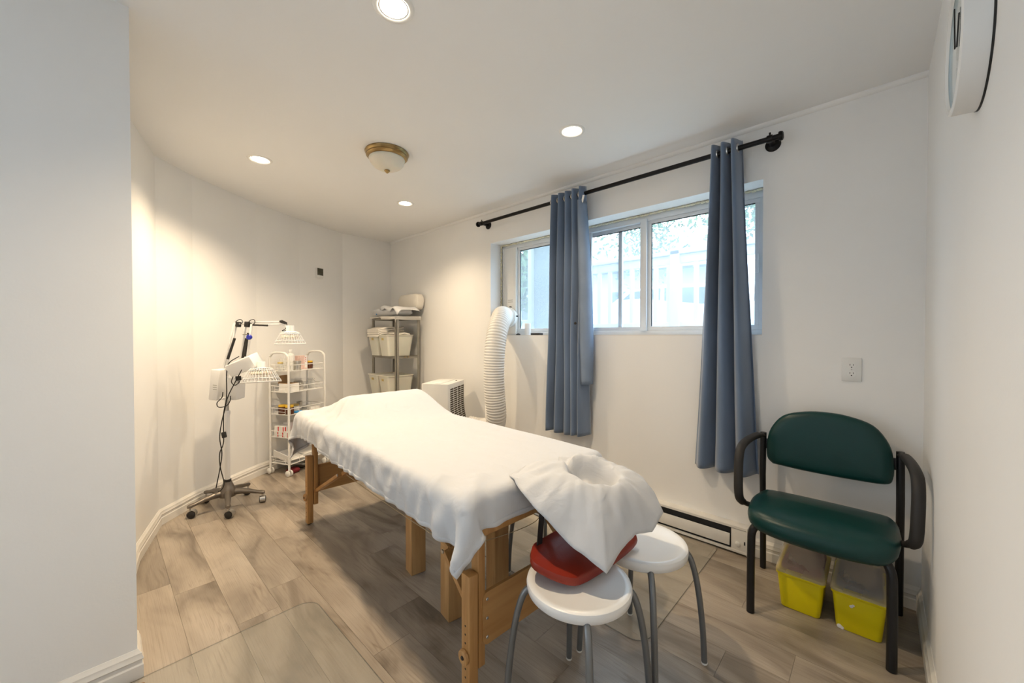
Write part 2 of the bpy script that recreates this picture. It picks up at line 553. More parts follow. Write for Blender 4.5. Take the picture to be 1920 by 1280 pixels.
def plank(x0, x1, y0):
    L_ = round(x1 - x0, 3)
    if L_ < 0.03: return
    if L_ not in pm:
        pm[L_] = G().box((0, 0, -0.005), (L_ - 0.0009, PW - 0.0008, 0.010)).mesh('plank', smooth=0)
    link('plank', pm[L_], 'plank', floor, ((x0 + x1) / 2, y0 + PW / 2, 0))


def arc_x(y):
    for (xa, ya), (xb, yb) in zip(ARC[:-1], ARC[1:]):
        if ya <= y <= yb: return xa + (xb - xa) * (y - ya) / (yb - ya)
    return XP


fixed = {0: -2.38, 11: -0.43, 9: -0.215}
k0 = int(math.floor((BACK - 0.2325) / PW))
for k in range(k0, 15):
    y0 = 0.2325 + PW * k
    if y0 > YW: break
    ym = max(y0, y0 + PW)
    xl = (min(arc_x(min(y0 + PW, YW)), arc_x(y0)) - 0.02) if y0 + PW > 0.02 else XP - 0.03
    s0 = fixed.get(k, (k * 0.437 + 0.31 * ((k * 7) % 5)) % PL - 3)
    x = s0 - PL * math.ceil((s0 - xl) / PL)
    while x < XR:
        a, b = max(x, xl), min(x + PL, XR + 0.02)
        if b > a: plank(a, b, y0)
        x += PL

# walls
g = G()
for (a, b, c, d) in ((-4.6, WX0, 0, CEIL), (WX1, XR + 0.1, 0, CEIL), (WX0, WX1, 0, WZ0), (WX0, WX1, WZ1, CEIL)):
    g.box(((a + b) / 2, YW + WT / 2, (c + d) / 2), (b - a, WT, d - c))
struct('wall_north', g, 'wall', 'white wall with the wide window', smooth=0)
struct('wall_east', G().box((XR + 0.06, 0.1, CEIL / 2), (0.12, 4.75, CEIL)), 'wall', 'white side wall behind the green chair', smooth=0)
# faceted wall
g = G()
out = [(-2.05, -0.1), (-2.95, -0.05), (-3.42, 0.1), (-3.64, 0.36), (-4.03, 0.86), (-4.28, 1.30), (-4.5, 1.84), (-4.5, YW + 0.02)]
for i in range(len(ARC) - 1):
    g.prism([ARC[i], ARC[i + 1], out[i + 1], out[i]], 0, CEIL)
struct('wall_west', g, 'wall', 'white wall bending round the far end of the room', smooth=0)
g = G()
for (a, b, c, d) in ((-1.32, PY, 0, CEIL), (BACK, -2.12, 0, CEIL), (-2.12, -1.32, 0, 0.10), (-2.12, -1.32, 2.15, CEIL)):
    g.box((XP - 0.075, (a + b) / 2, (c + d) / 2), (0.15, b - a, d - c))
struct('wall_partition', g, 'wall', 'plain white partition wall end', smooth=0)
struct('wall_south', G().box((-0.9, BACK - 0.06, CEIL / 2), (2.4, 0.12, CEIL)), 'wall', 'plain white rear wall', smooth=0)
# unseen framed opening added in the partition to bring in more daylight
w2 = tag(thing('added_opening_1', 'white framed opening added in the partition wall to let daylight in', None, (XP - 0.11, -1.72, 0)), None, None, None, 'structure')
for (y, z, sy, sz) in ((0, 0.125, 0.8, 0.05), (0, 2.125, 0.8, 0.05), (-0.375, 1.125, 0.05, 2.05), (0.375, 1.125, 0.05, 2.05)):
    part('added_opening_frame', G().box((0, y, z), (0.05, sy, sz)), 'trim', w2)
# ceiling with round cut-outs is kept simple: a slab; the cans hang flush below it
struct('ceiling', G().box((-2.1, 1.30, CEIL + 0.06), (5.1, 2.94, 0.12)).box((-0.895, -1.27, CEIL + 0.06), (2.33, 2.2, 0.12)), 'ceiling', 'smooth white ceiling', smooth=0)
# soft cove where ceiling meets the window wall
g = G()
rr = 0.02
# concave quarter: centre sits out in the room
prof = [(YW + 0.002, CEIL + 0.002), (YW - rr, CEIL + 0.002)] + [(YW - rr + rr * (1 - math.cos(t)), CEIL - rr * math.sin(t)) for t in np.linspace(0, PI / 2, 7)] + [(YW + 0.002, CEIL - rr)]
g.loft([[(-4.34, y, z) for y, z in prof], [(XR, y, z) for y, z in prof]])
struct('trim_1', g, 'wall', 'soft plaster cove above the window', smooth=50)

# ------------------------------------------------------------------ baseboards
BP = [(0, 0), (0.016, 0), (0.016, 0.045), (0.013, 0.050), (0.013, 0.062), (0.017, 0.068), (0.012, 0.080), (0.012, 0.086), (0.006, 0.094), (0.003, 0.100), (0, 0.100)]


def baseboard(name, pts, label, side=1):
    """moulded skirting along floor polyline pts; the room lies to the right of travel when side=1"""
    P = [Vector((x, y)) for x, y in pts]
    rings = []
    for i, p in enumerate(P):
        ns = []
        if i: d = (P[i] - P[i - 1]).normalized(); ns.append(Vector((d.y, -d.x)) * side)
        if i < len(P) - 1: d = (P[i + 1] - P[i]).normalized(); ns.append(Vector((d.y, -d.x)) * side)
        n = sum(ns, Vector((0, 0))).normalized()
        n = n / max(0.4, n.dot(ns[0]))
        rings.append([(p.x + n.x * (a - 0.001), p.y + n.y * (a - 0.001), z + 0.0005) for a, z in BP])
    g = G().loft(rings)
    return struct(name, g, 'trim', label, smooth=25)


baseboard('baseboard_west', ARC, 'white moulded baseboard along the bent wall', 1)
baseboard('baseboard_partition', [(XP - 0.14, PY), (XP, PY), (XP, BACK)], 'white moulded baseboard round the partition end', -1)
baseboard('baseboard_north', [(-0.50, YW), (XR, YW)], 'white moulded baseboard behind the green chair', 1)
baseboard('baseboard_far_north', [(-4.35, YW), (-1.80, YW)], 'white moulded baseboard below the duct hose', 1)
baseboard('baseboard_east', [(XR, YW), (XR, BACK)], 'white moulded baseboard along the side wall', 1)

# ------------------------------------------------------------------ window
FY = 2.65
win = tag(thing('window_1', 'wide aluminium sliding window with pale daylight behind', None), None, None, None, 'structure')
part('window_frame', G().box(((WX0 + WX1) / 2, FY, WZ0 + 0.018), (WX1 - WX0, 0.07, 0.036)), 'alu', win, 0.003)
part('window_frame', G().box(((WX0 + WX1) / 2, FY, WZ1 - 0.030), (WX1 - WX0, 0.07, 0.040)), 'alu', win, 0.003)
for x, w in ((WX0 + 0.012, 0.024), (WX1 - 0.022, 0.044)):
    part('window_frame', G().box((x, FY, (WZ0 + WZ1) / 2), (w, 0.064, WZ1 - WZ0 - 0.002)), 'alu', win, 0.002)
part('mullion', G().box((-1.192, FY - 0.012, (WZ0 + WZ1) / 2), (0.046, 0.075, WZ1 - WZ0 - 0.07)), 'alu', win, 0.003)
ZB, ZT = WZ0 + 0.036, WZ1 - 0.050


def sash(x0, x1, y, st=0.024, gap=True):
    s = part('sash', G().box(((x0 + x1) / 2, y, ZB + 0.014), (x1 - x0, 0.022, 0.028)), 'alu', win, 0.002)
    g = G()
    g.box(((x0 + x1) / 2, y, ZT - 0.012), (x1 - x0, 0.022, 0.024))
    part('top_rail', g, 'alu', s, 0.002)
    for x in (x0 + st / 2, x1 - st / 2):
        part('stile', G().box((x, y, (ZB + ZT) / 2), (st - 0.001, 0.018, ZT - ZB - 0.002)), 'alu', s, 0.002)
    part('gasket', G().box(((x0 + x1) / 2, y - 0.004, ZT - 0.026), (x1 - x0 - 2 * st, 0.010, 0.005)).box((x0 + st + 0.001, y - 0.001, (ZB + ZT) / 2), (0.003, 0.010, ZT - ZB - 0.06)), 'gasket', s)
    part('pane', G().box(((x0 + x1) / 2, y + 0.004, (ZB + ZT) / 2), (x1 - x0 - 2 * st + 0.01, 0.004, ZT - ZB - 0.03)), 'pane', s, smooth=0)
    return s


sash(-2.390, -1.62, FY - 0.018)
sash(-1.66, -1.21, FY + 0.012, 0.022)
sash(-1.170, -0.500, FY - 0.018, 0.026)
part('stile', G().box((-1.400, FY + 0.026, (ZB + ZT) / 2), (0.030, 0.02, ZT - ZB)), 'alu', win, 0.002)
part('latch', G().box((-0.512, FY - 0.036, 1.63), (0.020, 0.018, 0.11)), 'alu', win, 0.003)
part('sill', G().box(((WX0 + WX1) / 2, YW + 0.075, WZ0 + 0.003), (WX1 - WX0, 0.15, 0.006)), 'trim', win)
# sealing foam beads
g = G()
for i in range(70):
    x = WX0 + 0.01 + (WX1 - WX0 - 0.02) * i / 69
    g.lathe([(0.0, -0.02), (0.006 + 0.003 * random.random(), -0.008), (0.007, 0.008), (0, 0.02)], 6, (x, FY - 0.045, WZ1 - 0.007 - 0.004 * random.random()), (1, 0.1, 0))
fo = part('sealing_foam', g, 'foam', win); fo['kind'] = 'stuff'
g = G()
for i in range(26):
    g.lathe([(0.0, -0.02), (0.008 + 0.004 * random.random(), -0.008), (0.009, 0.008), (0, 0.02)], 6, (WX0 + 0.006, FY - 0.045, WZ0 + 0.03 + 0.8 * i / 25), (0, 0.1, 1))
fo = part('sealing_foam', g, 'foam', win); fo['kind'] = 'stuff'

# vent panel of the air conditioner, set into the window
vp = thing('vent_panel', 'tall white vent panel filling the narrow end of the window', 'vent panel', (-2.480, FY - 0.03, WZ0 + 0.008))
part('panel', G().box((0, 0, 0.405), (0.175, 0.022, 0.79)), 'white_plastic', vp, 0.003)
part('rib', G().box((-0.078, -0.014, 0.405), (0.008, 0.008, 0.78)), 'white_plastic', vp)
part('rib', G().box((0.078, -0.014, 0.405), (0.008, 0.008, 0.78)), 'white_plastic', vp)
part('label_lines', G().box((0.01, -0.0115, 0.322), (0.06, 0.002, 0.003)).box((0.01, -0.0115, 0.312), (0.055, 0.002, 0.003)).box((0.01, -0.0115, 0.302), (0.06, 0.002, 0.003)), 'shelf_metal', vp)

# sill objects
o = part('paper_roll', G().lathe([(0.0, 0), (0.026, 0), (0.027, 0.003), (0.027, 0.098), (0.025, 0.102), (0.010, 0.102), (0.010, 0.09), (0, 0.09)], 24), 'paper'); o.location = (-2.195, 2.535, WZ0 + 0.006)
tag(o, 'small white cylinder standing on the window sill by the vent panel', 'roll')
o = part('black_case', G().box((0, 0, 0.009), (0.10, 0.045, 0.018)), 'black_plastic', bevel=0.003); o.location = (-2.09, 2.53, WZ0 + 0.006)
tag(o, 'flat black case lying on the window sill', 'case')
o = part('black_clip', G().box((0, 0, 0.006), (0.024, 0.03, 0.012)).box((0, 0.0, 0.013), (0.012, 0.02, 0.004)), 'black_plastic', bevel=0.002); o.location = (-2.30, 2.53, WZ0 + 0.006)
tag(o, 'tiny black clip on the window sill beneath the duct hose', 'clip')

# ------------------------------------------------------------------ ceiling lights
LIGHTS = [(-1.235, 0.715), (-2.92, 0.730), (-1.25, 1.818), (-2.968, 1.823)]
LN = ['recessed ceiling downlight glowing above the end of the massage table with stools', 'recessed ceiling downlight glowing above the heat lamp stand',
      'recessed ceiling downlight glowing in front of the curtains', 'recessed ceiling downlight glowing above the air conditioner']


LP = [1.15, 1.50, 0.42, 0.85]      # the four bulbs are not equally strong


def downlight(x, y, label, pw):
    t = thing('downlight', label, 'ceiling light', (x, y, CEIL), 0, 'recessed ceiling lights')
    part('trim_ring', G().lathe([(0.051, -0.0005), (0.053, -0.004), (0.060, -0.006), (0.068, -0.004), (0.071, 0.0)], 40, cap=False), 'reflector', t, smooth=60)
    part('reflector', G().lathe([(0.052, -0.003), (0.046, -0.0022), (0.038, -0.0016)], 40, cap=False), 'reflector', t)
    part('bulb', G().lathe([(0.0, -0.0035), (0.040, -0.003), (0.051, -0.0015)], 40, cap=False), 'led', t, smooth=60)
    L_ = bpy.data.lights.new('downlight_beam', 'SPOT')
    L_.energy, L_.color = SPOT_W * pw, SPOT_COL
    L_.spot_size, L_.spot_blend, L_.shadow_soft_size = math.radians(136), 1.0, 0.035
    o = bpy.data.objects.new('downlight_beam', L_)
    o.location = (0, 0, -0.045)
    o.parent = t
    COL.objects.link(o)
    return t


for (x, y), lb, pw in zip(LIGHTS, LN, LP): downlight(x, y, lb, pw)

t = thing('flush_ceiling_lamp', 'unlit flush ceiling lamp with brass ring and frosted bowl', 'ceiling lamp', (-2.235, 1.245, CEIL))
part('ring', G().lathe([(0.0, 0), (0.128, 0), (0.132, -0.006), (0.128, -0.014), (0.122, -0.020), (0.124, -0.028), (0.116, -0.036), (0.106, -0.040), (0.0, -0.040)], 48), 'brass', t, smooth=25)
part('bowl', G().lathe([(0.106, -0.038), (0.108, -0.044), (0.100, -0.066), (0.082, -0.088), (0.056, -0.102), (0.026, -0.109), (0.0, -0.110)], 48, cap=False), 'frost', t, smooth=60)
part('finial', G().lathe([(0.0, -0.106), (0.016, -0.108), (0.018, -0.113), (0.012, -0.120), (0.006, -0.126), (0, -0.130)], 20), 'brass', t, smooth=30)

# ------------------------------------------------------------------ curtain rod and curtains
RY, RZ = 2.385, 2.226
t = thing('curtain_rod', 'black metal curtain rod on two wall brackets above the window', 'curtain rod', (0, 0, 0))
part('rod', G().tube([(-2.655, RY, RZ), (-0.375, RY, RZ)], 0.0135, 16), 'rod', t)
for x in (-2.66, -0.37):
    s = 1 if x > -1 else -1
    part('end_cap', G().lathe([(0, -0.006), (0.022, -0.006), (0.024, 0), (0.022, 0.010), (0.014, 0.014), (0, 0.014)], 20, (x, RY, RZ), (s, 0, 0)), 'rod', t, smooth=30)
for x in (-2.615, -0.415):
    b = part('bracket', G().tube([(x, YW - 0.002, RZ), (x, RY + 0.004, RZ)], [0.014, 0.011], 14), 'rod', t)
    part('flange', G().lathe([(0, 0.001), (0.036, 0.001), (0.036, -0.004), (0.028, -0.010), (0.014, -0.014), (0, -0.014)], 28, (x, YW, RZ), (0, 1, 0)), 'rod', b, smooth=30)
    part('clamp', G().lathe([(0.0145, -0.012), (0.019, -0.012), (0.019, 0.012), (0.0145, 0.012)], 18, (x, RY, RZ), (1, 0, 0), cap=False), 'rod', b)
    part('thumb_screw', G().tube([(x, RY, RZ + 0.015), (x, RY, RZ + 0.032)], 0.0045, 8), 'rod', b)


def curtain(name, label, xt0, xt1, xb0, xb1, zb, nf, at, ab, ph, lining=None):
    t = thing(name, label, 'curtain', (0, 0, 0), 0, None)
    nu, nv = nf * 18 + 1, 60
    top = RZ + 0.048
    rings = []
    seeds = [random.uniform(-1, 1) for _ in range(nf * 2 + 4)]
    for j in range(nv + 1):
        v = j / nv
        z = top + (zb - top) * v
        ev = v ** 0.8
        a = at + (ab - at) * ev
        row = []
        for i in range(nu):
            u = i / (nu - 1)
            f = nf * u
            fi = int(f)
            w = seeds[fi % len(seeds)] * (1 - (f - fi)) + seeds[(fi + 1) % len(seeds)] * (f - fi)
            x0 = xt0 + (xb0 - xt0) * v ** 1.15
            x1 = xt1 + (xb1 - xt1) * v ** 1.15
            uu = u + 0.035 * math.sin(2 * PI * f + ph + 1.2) * (0.4 + 0.6 * v) / 1.0 * math.sin(PI * u)
            x = x0 + (x1 - x0) * uu
            am = a * (1 + 0.45 * w * v)
            y = RY + am * math.sin(2 * PI * f + ph + 0.5 * w * v) - 0.012 * v * w
            y += 0.005 * math.sin(9 * v + 5 * u * nf)
            zz = z + (0.006 * math.sin(2 * PI * f + ph) if j == 0 else 0) + (0.012 * w * v if j > nv - 2 else 0)
            if y > YW - 0.012: y = YW - 0.012 - 0.1 * 0
            row.append((x, y, zz))
        rings.append(row)
    g = G().loft(rings, cap=False, closed=False)
    o = part('drape', g, 'curtain', t, smooth=70)
    md = o.modifiers.new('thick', 'SOLIDIFY'); md.thickness = 0.003
    # hem band at the foot
    hem = [[(x, y - 0.0025, z) for x, y, z in r] for r in rings[-4:]]
    h = part('hem', G().loft(hem, cap=False, closed=False), 'curtain', t, smooth=70)
    # grommets
    k = 0
    for i in range(nf * 2):
        u = (i + 0.5) / (nf * 2)
        x = xt0 + (xt1 - xt0) * u
        part('grommet', G().lathe([(0.0145, -0.003), (0.024, -0.003), (0.024, 0.003), (0.0145, 0.003)], 20, (x, RY, RZ), (1, 0, 0), cap=False), 'steel', t)
        k += 1
    return t, rings


cl, ringsL = curtain('curtain', 'slate blue curtain hanging beside the duct hose, window panes on both sides of it', -1.835, -1.525, -1.872, -1.502, 0.49, 5, 0.040, 0.050, 0.4)
cr, ringsR = curtain('curtain', 'slate blue curtain gathered near the green chair, flaring at the hem', -0.700, -0.548, -0.785, -0.458, 0.462, 3, 0.046, 0.055, 2.0)
# turned-back edge of the left curtain showing its pale face, and its little tag and tie button
g = G()
rows = []
for j in range(41):
    v = j / 40
    z = RZ - 0.06 + (0.93 - RZ) * v
    w_ = 0.020 + 0.030 * math.sin(2.4 * v)
    x = -1.545 + 0.035 * v
    rows.append([(x - w_ * 0.2, 2.325, z), (x + w_ * 0.35, 2.318 + 0.006 * math.sin(6 * v), z), (x + w_, 2.335, z), (x + w_ * 1.05, 2.40, z)])
o = part('turned_edge', g.loft(rows, cap=False, closed=False), 'lining', cl, smooth=70, label='pale blue turned-back edge')
md = o.modifiers.new('thick', 'SOLIDIFY'); md.thickness = 0.003
part('care_tag', G().box((-1.512, 2.334, RZ - 0.055), (0.016, 0.002, 0.05), Euler((0.1, 0.35, 0)).to_matrix()), 'paper', cl)
part('button', G().lathe([(0, 0), (0.009, 0), (0.009, -0.006), (0, -0.008)], 12, (-1.56, 2.318, 1.30), (0, 1, 0)), 'black_plastic', cl)

# ------------------------------------------------------------------ baseboard heater
t = thing('baseboard_heater', 'white electric baseboard heater under the window', 'heater', (0, 0, 0))
hx0, hx1, hy = -1.78, -0.507, 2.405
part('back_panel', G().box(((hx0 + hx1) / 2, YW - 0.008, 0.083), (hx1 - hx0, 0.014, 0.146)), 'heater', t, 0.002)
part('top_cover', G().prism([(hx0, hy + 0.004), (hx1, hy + 0.004), (hx1, YW), (hx0, YW)], 0.146, 0.158).box(((hx0 + hx1) / 2, hy + 0.006, 0.151), (hx1 - hx0, 0.006, 0.012)), 'heater', t)
part('front_plate', G().box(((hx0 + hx1 - 0.085) / 2, hy + 0.002, 0.076), (hx1 - hx0 - 0.085, 0.004, 0.066), Euler((-0.06, 0, 0)).to_matrix()), 'heater', t, 0.0015)
part('bottom_rail', G().box(((hx0 + hx1) / 2, hy + 0.010, 0.020), (hx1 - hx0, 0.012, 0.016)), 'heater', t, 0.002)
part('dark_core', G().box(((hx0 + hx1) / 2 - 0.035, hy + 0.030, 0.084), (hx1 - hx0 - 0.09, 0.02, 0.116)), 'heater_dark', t)
ec = part('end_cover', G().box((hx1 - 0.040, hy + 0.010, 0.082), (0.078, 0.010, 0.122)), 'heater', t, 0.003)
part('end_cover', G().box((hx1 - 0.002, (hy + YW) / 2, 0.083), (0.006, YW - hy - 0.004, 0.146)), 'heater', t, 0.001)
part('end_cover', G().box((hx0 + 0.040, hy + 0.010, 0.082), (0.078, 0.010, 0.122)), 'heater', t, 0.003)
part('thermostat_dial', G().lathe([(0, 0.0), (0.013, 0.0), (0.013, 0.004), (0.009, 0.006), (0, 0.006)], 24, (hx1 - 0.046, hy + 0.005, 0.062), (0, -1, 0)), 'white_plastic', ec)
part('screw_hole', G().box((hx1 - 0.012, hy + 0.004, 0.075), (0.006, 0.003, 0.018)), 'heater_dark', ec)

# ------------------------------------------------------------------ wall outlet
t = thing('wall_outlet', 'white double electric outlet on the wall above the green chair', 'outlet', (-0.089, YW, 1.050))
part('plate', G().box((0, -0.003, 0), (0.072, 0.006, 0.114)), 'white_plastic', t, 0.0025)
for z in (0.0195, -0.0195):
    s = part('socket', G().lathe([(0, 0.0), (0.0165, 0), (0.0165, 0.0022), (0, 0.0026)], 24, (0, -0.0055, z), (0, -1, 0)), 'enamel', t)
    part('slot', G().box((-0.0062, -0.0079, z + 0.003), (0.0022, 0.0014, 0.008)), 'black_plastic', s)
    part('slot', G().box((0.0062, -0.0079, z + 0.003), (0.0022, 0.0014, 0.007)), 'black_plastic', s)
    part('slot', G().lathe([(0, 0), (0.0026, 0), (0.0026, 0.001), (0, 0.001)], 10, (0, -0.0076, z - 0.0085), (0, -1, 0)), 'black_plastic', s)
part('screw', G().lathe([(0, 0), (0.0028, 0), (0.0022, 0.0012), (0, 0.0014)], 10, (0, -0.0058, 0), (0, -1, 0)), 'steel', t)

# ------------------------------------------------------------------ wall clock
t = thing('wall_clock', 'round pale wall clock with thick white rim high on the side wall', 'clock', (XR, 1.24, 1.815))
part('rim', G().lathe([(0.119, -0.036), (0.122, -0.041), (0.129, -0.042), (0.133, -0.039), (0.135, -0.0035), (0.0, -0.0035)], 64, ax=(1, 0, 0), cap=False), 'enamel', t, smooth=40)
part('back_plate', G().lathe([(0, 0), (0.136, 0), (0.136, -0.0035), (0, -0.0035)], 64, ax=(1, 0, 0)), 'black_plastic', t)
part('dial', G().lathe([(0, -0.033), (0.120, -0.033), (0.120, -0.036)], 64, ax=(1, 0, 0), cap=False), 'clockface', t)
part('hour_hand', G().box((-0.035, -0.014, 0.028), (0.002, 0.008, 0.062), Euler((0.45, 0, 0)).to_matrix()), 'black_plastic', t)
part('minute_hand', G().box((-0.0375, 0.008, 0.044), (0.002, 0.005, 0.092), Euler((-0.18, 0, 0)).to_matrix()), 'black_plastic', t)

# ------------------------------------------------------------------ thermostat on the bent wall
(ax_, ay_), (bx_, by_) = ARC[5], ARC[6]
ang = math.atan2(by_ - ay_, bx_ - ax_)
fr = 0.42
t = thing('wall_thermostat', 'small wall thermostat with dark screen on the bent wall', 'thermostat', (ax_ + (bx_ - ax_) * fr, ay_ + (by_ - ay_) * fr, 1.87), ang)
part('housing', G().box((0, -0.010, -0.012), (0.085, 0.020, 0.105)), 'white_plastic', t, 0.006)
part('screen', G().box((0, -0.0205, 0.002), (0.074, 0.003, 0.072)), 'thermo_screen', t, 0.002)

# ================================================================== MASSAGE TABLE (local x along the table, y across)
TC, TR = (-1.793, 1.176, 0.0), math.atan2(-0.0604, 0.9982)
TTOP = 0.715
tb = thing('massage_table', 'wooden folding massage table with honey beech legs and black padded top', 'massage table', TC, TR)
part('cushion', G().prism(rrect(1.84, 0.74, 0.06), TTOP - 0.065, TTOP - 0.006), 'black_vinyl', tb, 0.018, 3)
for s in (-1, 1):
    part('side_rail', G().box((s * 0.455, -0.345, TTOP - 0.103), (0.89, 0.022, 0.075)), 'beech_x', tb, 0.003)
    part('side_rail', G().box((s * 0.455, 0.345, TTOP - 0.103), (0.89, 0.022, 0.075)), 'beech_x', tb, 0.003)
    part('end_rail', G().box((s * 0.898, 0, TTOP - 0.103), (0.022, 0.70, 0.075)), 'beech', tb, 0.003)
    part('end_board', G().loft([[(s * 0.872 + dx, y, z) for y, z in [(q[0], q[1] + 0.278) for q in rrect(0.535, 0.175, 0.022, 4)]] for dx in (-0.006, 0.006)]), 'ply', tb, smooth=25)
    for b in (-1, 1):
        # upper leg hangs from the frame, lower leg slides outside it
        up = part('upper_leg', G().box((s * 0.852, b * 0.268, 0.372), (0.040, 0.028, 0.50)), 'beech', tb, 0.003)
        lo = part('lower_leg', G().box((s * 0.852, b * 0.303, 0.224), (0.044, 0.036, 0.432)), 'beech', tb, 0.003)
        part('foot_tip', G().lathe([(0, 0), (0.013, 0), (0.014, 0.008), (0.012, 0.010)], 14, (s * 0.852, b * 0.303, 0.0)), 'black_plastic', lo)
        kn = part('knob', G().lathe([(0, 0.0), (0.021, 0.0), (0.024, 0.005), (0.022, 0.012), (0.016, 0.015), (0.008, 0.012), (0, 0.012)], 24, (s * 0.852, b * 0.321, 0.176), (0, b, 0)), 'beech', lo, smooth=40)
        part('bolt', G().lathe([(0, 0), (0.007, 0), (0.006, 0.003), (0, 0.003)], 10, (s * 0.852, b * (0.321 + 0.012), 0.176), (0, b, 0)), 'black_plastic', kn)
        g = G()
        for i in range(9):
            z = 0.05 + i * 0.028
            if abs(z - 0.176) > 0.02:
                g.lathe([(0, 0), (0.0035, 0), (0.0035, 0.0008), (0, 0.0008)], 8, (s * 0.852, b * 0.3208, z), (0, b, 0))
        part('peg_holes', g, 'dark_void', lo)['kind'] = 'stuff'
        for z in (0.215, 0.278, 0.341):
            part('screw', G().lathe([(0, 0), (0.0055, 0), (0.004, 0.002), (0, 0.0025)], 12, (s * 0.878, b * 0.250, z), (s, 0, 0)), 'steel', tb)
        # hinged diagonal brace
        hs = 0.655 if s > 0 else -0.42
        hp, lp, tp = (hs, b * 0.262, 0.420), (s * 0.842, b * 0.262, 0.250 if s > 0 else 0.205), (0.03 if s > 0 else -0.09, b * 0.262, TTOP - 0.125)
        br = part('brace', G().bar(lp, hp, 0.020, 0.030, (0, 1, 0)), 'beech_x', tb, 0.003)
        br2 = part('brace', G().bar((hp[0], hp[1] - b * 0.022, hp[2]), (tp[0], tp[1] - b * 0.022, tp[2]), 0.020, 0.030, (0, 1, 0)), 'beech_x', tb, 0.003)
        part('hinge_bolt', G().lathe([(0, 0), (0.008, 0), (0.007, 0.004), (0, 0.005)], 12, (hp[0], hp[1] + b * 0.015, hp[2]), (0, b, 0)), 'steel', br)
    part('hinge_bar', G().tube([(0.655 if s > 0 else -0.42, -0.25, 0.420), (0.655 if s > 0 else -0.42, 0.25, 0.420)], 0.012, 10), 'beech', tb)
for b in (-1, 1):
    y = b * 0.235
    part('cord', G().tube(bez([(-0.42, y, 0.420), (-0.1, y, 0.414), (0.3, y, 0.413), (0.655, y, 0.420)], 8), 0.0019, 6), 'wire', tb)
    part('cord', G().tube(bez([(-0.42, y, 0.43), (-0.45, y + 0.004, 0.50), (-0.46, y, 0.60), (-0.45, y, TTOP - 0.075)], 6), 0.0014, 6), 'wire', tb)
    part('cord', G().tube(bez([(0.655, y, 0.42), (0.45, y, 0.445), (0.25, y, 0.50), (0.03, y, TTOP - 0.08)], 6), 0.0014, 6), 'wire', tb)
part('cord', G().tube(bez([(0.655, -0.25, 0.43), (0.70, -0.1, 0.415), (0.76, 0.1, 0.44), (0.66, 0.25, 0.43)], 8), 0.0014, 6), 'wire', tb)

# face cradle fixed to the near end: two rods, a tilted plate and the horseshoe pad
CR = Vector((1.070, 0.060, 0.695))
TILT = math.radians(13)
cr_ = thing('face_cradle', 'padded face cradle under a white cloth at the table end', 'face cradle', TC, TR)
for y in (-0.03, 0.15):
    part('rod', G().tube(bez([(0.86, y, 0.5655), (0.95, y, 0.5655), (1.01, y, 0.578), (1.05, y, 0.612), (1.10, y, 0.609)], 5), 0.010, 10), 'steel', cr_)
RT = Matrix.Rotation(TILT, 3, 'Y')
part('plate', G().box(CR + RT @ Vector((0.0, 0, -0.066)), (0.14, 0.26, 0.012), RT), 'ply', cr_, 0.003)
part('cross_rod', G().tube([(1.000, -0.135, 0.640), (1.000, 0.225, 0.640)], 0.007, 10), 'steel', cr_)
ring = []
for i in range(29):
    a = math.radians(-142 + 284 * i / 28)
    ring.append(CR + RT @ Vector((0.100 * math.cos(a), 0.100 * math.sin(a), -0.024)))
part('pad', G().tube(ring, [0.014] + [0.021] * 27 + [0.014], 16), 'black_vinyl', cr_, smooth=60)

# arm sling hanging on black straps below the cradle
sl = thing('arm_sling', 'brick red vinyl arm sling hung on black straps over the stool', 'arm sling', TC, TR)
outl = [(0.03, -0.22), (0.07, -0.245), (0.155, -0.20), (0.185, -0.12), (0.185, 0.16), (0.15, 0.20), (0.03, 0.20), (0.005, 0.14), (0.005, -0.15)]


def pad(outl, zt, zb, c, sag):
    """upholstered pad: outline offset inward in rings, gently dished"""
    P = [Vector((x, y, 0)) for x, y in outl]
    P = [p.xy.to_3d() for p in bez([*P, P[0]], 4)[:-1]]
    cen = sum(P, Vector()) / len(P)
    rings = []
    for k, h in ((0.0, zb), (0.90, zb), (0.98, zb + 0.004), (1.0, (zt + zb) / 2), (0.98, zt - 0.003), (0.9, zt), (0.6, zt), (0.3, zt), (0.0, zt)):
        rings.append([(c[0] + cen.x + (p.x - cen.x) * max(k, 0.01), c[1] + cen.y + (p.y - cen.y) * max(k, 0.01), h + sag(cen + (p - cen) * max(k, 0.01))) for p in P])
    return G().loft(rings)


part('pad', pad(outl, 0.502, 0.471, (0.97, 0.045), lambda p: 0.045 * (p.x - 0.09) / 0.09 * -0.55 + 0.10 * (p.y - 0.0) ** 2), 'red_vinyl', sl, smooth=50)
for y, x in ((-0.125, 0.994), (0.225, 0.994)):
    part('strap', G().bar((x, y, 0.505), (1.000, y * 0.92, 0.648), 0.024, 0.003, (1, 0, 0)), 'black_vinyl', sl)


# ------------------------------------------------------------------ cloth by position-based dynamics
def sd_box(p, c, h, r):
    q = np.abs(p - c) - (np.array(h) - r)
    sgn = np.where(p - c < 0, -1.0, 1.0)
    qo = np.maximum(q, 0)
    lo = np.linalg.norm(qo, axis=-1)
    inner = np.minimum(q.max(-1), 0)
    d = lo + inner - r
    am = q.argmax(-1)
    n_in = np.eye(3)[am] * sgn
    n = np.where((lo > 1e-9)[..., None], qo / np.maximum(lo, 1e-9)[..., None] * sgn, n_in)
    return d, n


def sd_caps(p, a, b, r):
    a, b = np.array(a), np.array(b)
    ab = b - a
    t = np.clip(((p - a) @ ab) / (ab @ ab), 0, 1)
    v = p - (a + t[..., None] * ab)
    l = np.linalg.norm(v, axis=-1)
    return l - r, v / np.maximum(l, 1e-9)[..., None]


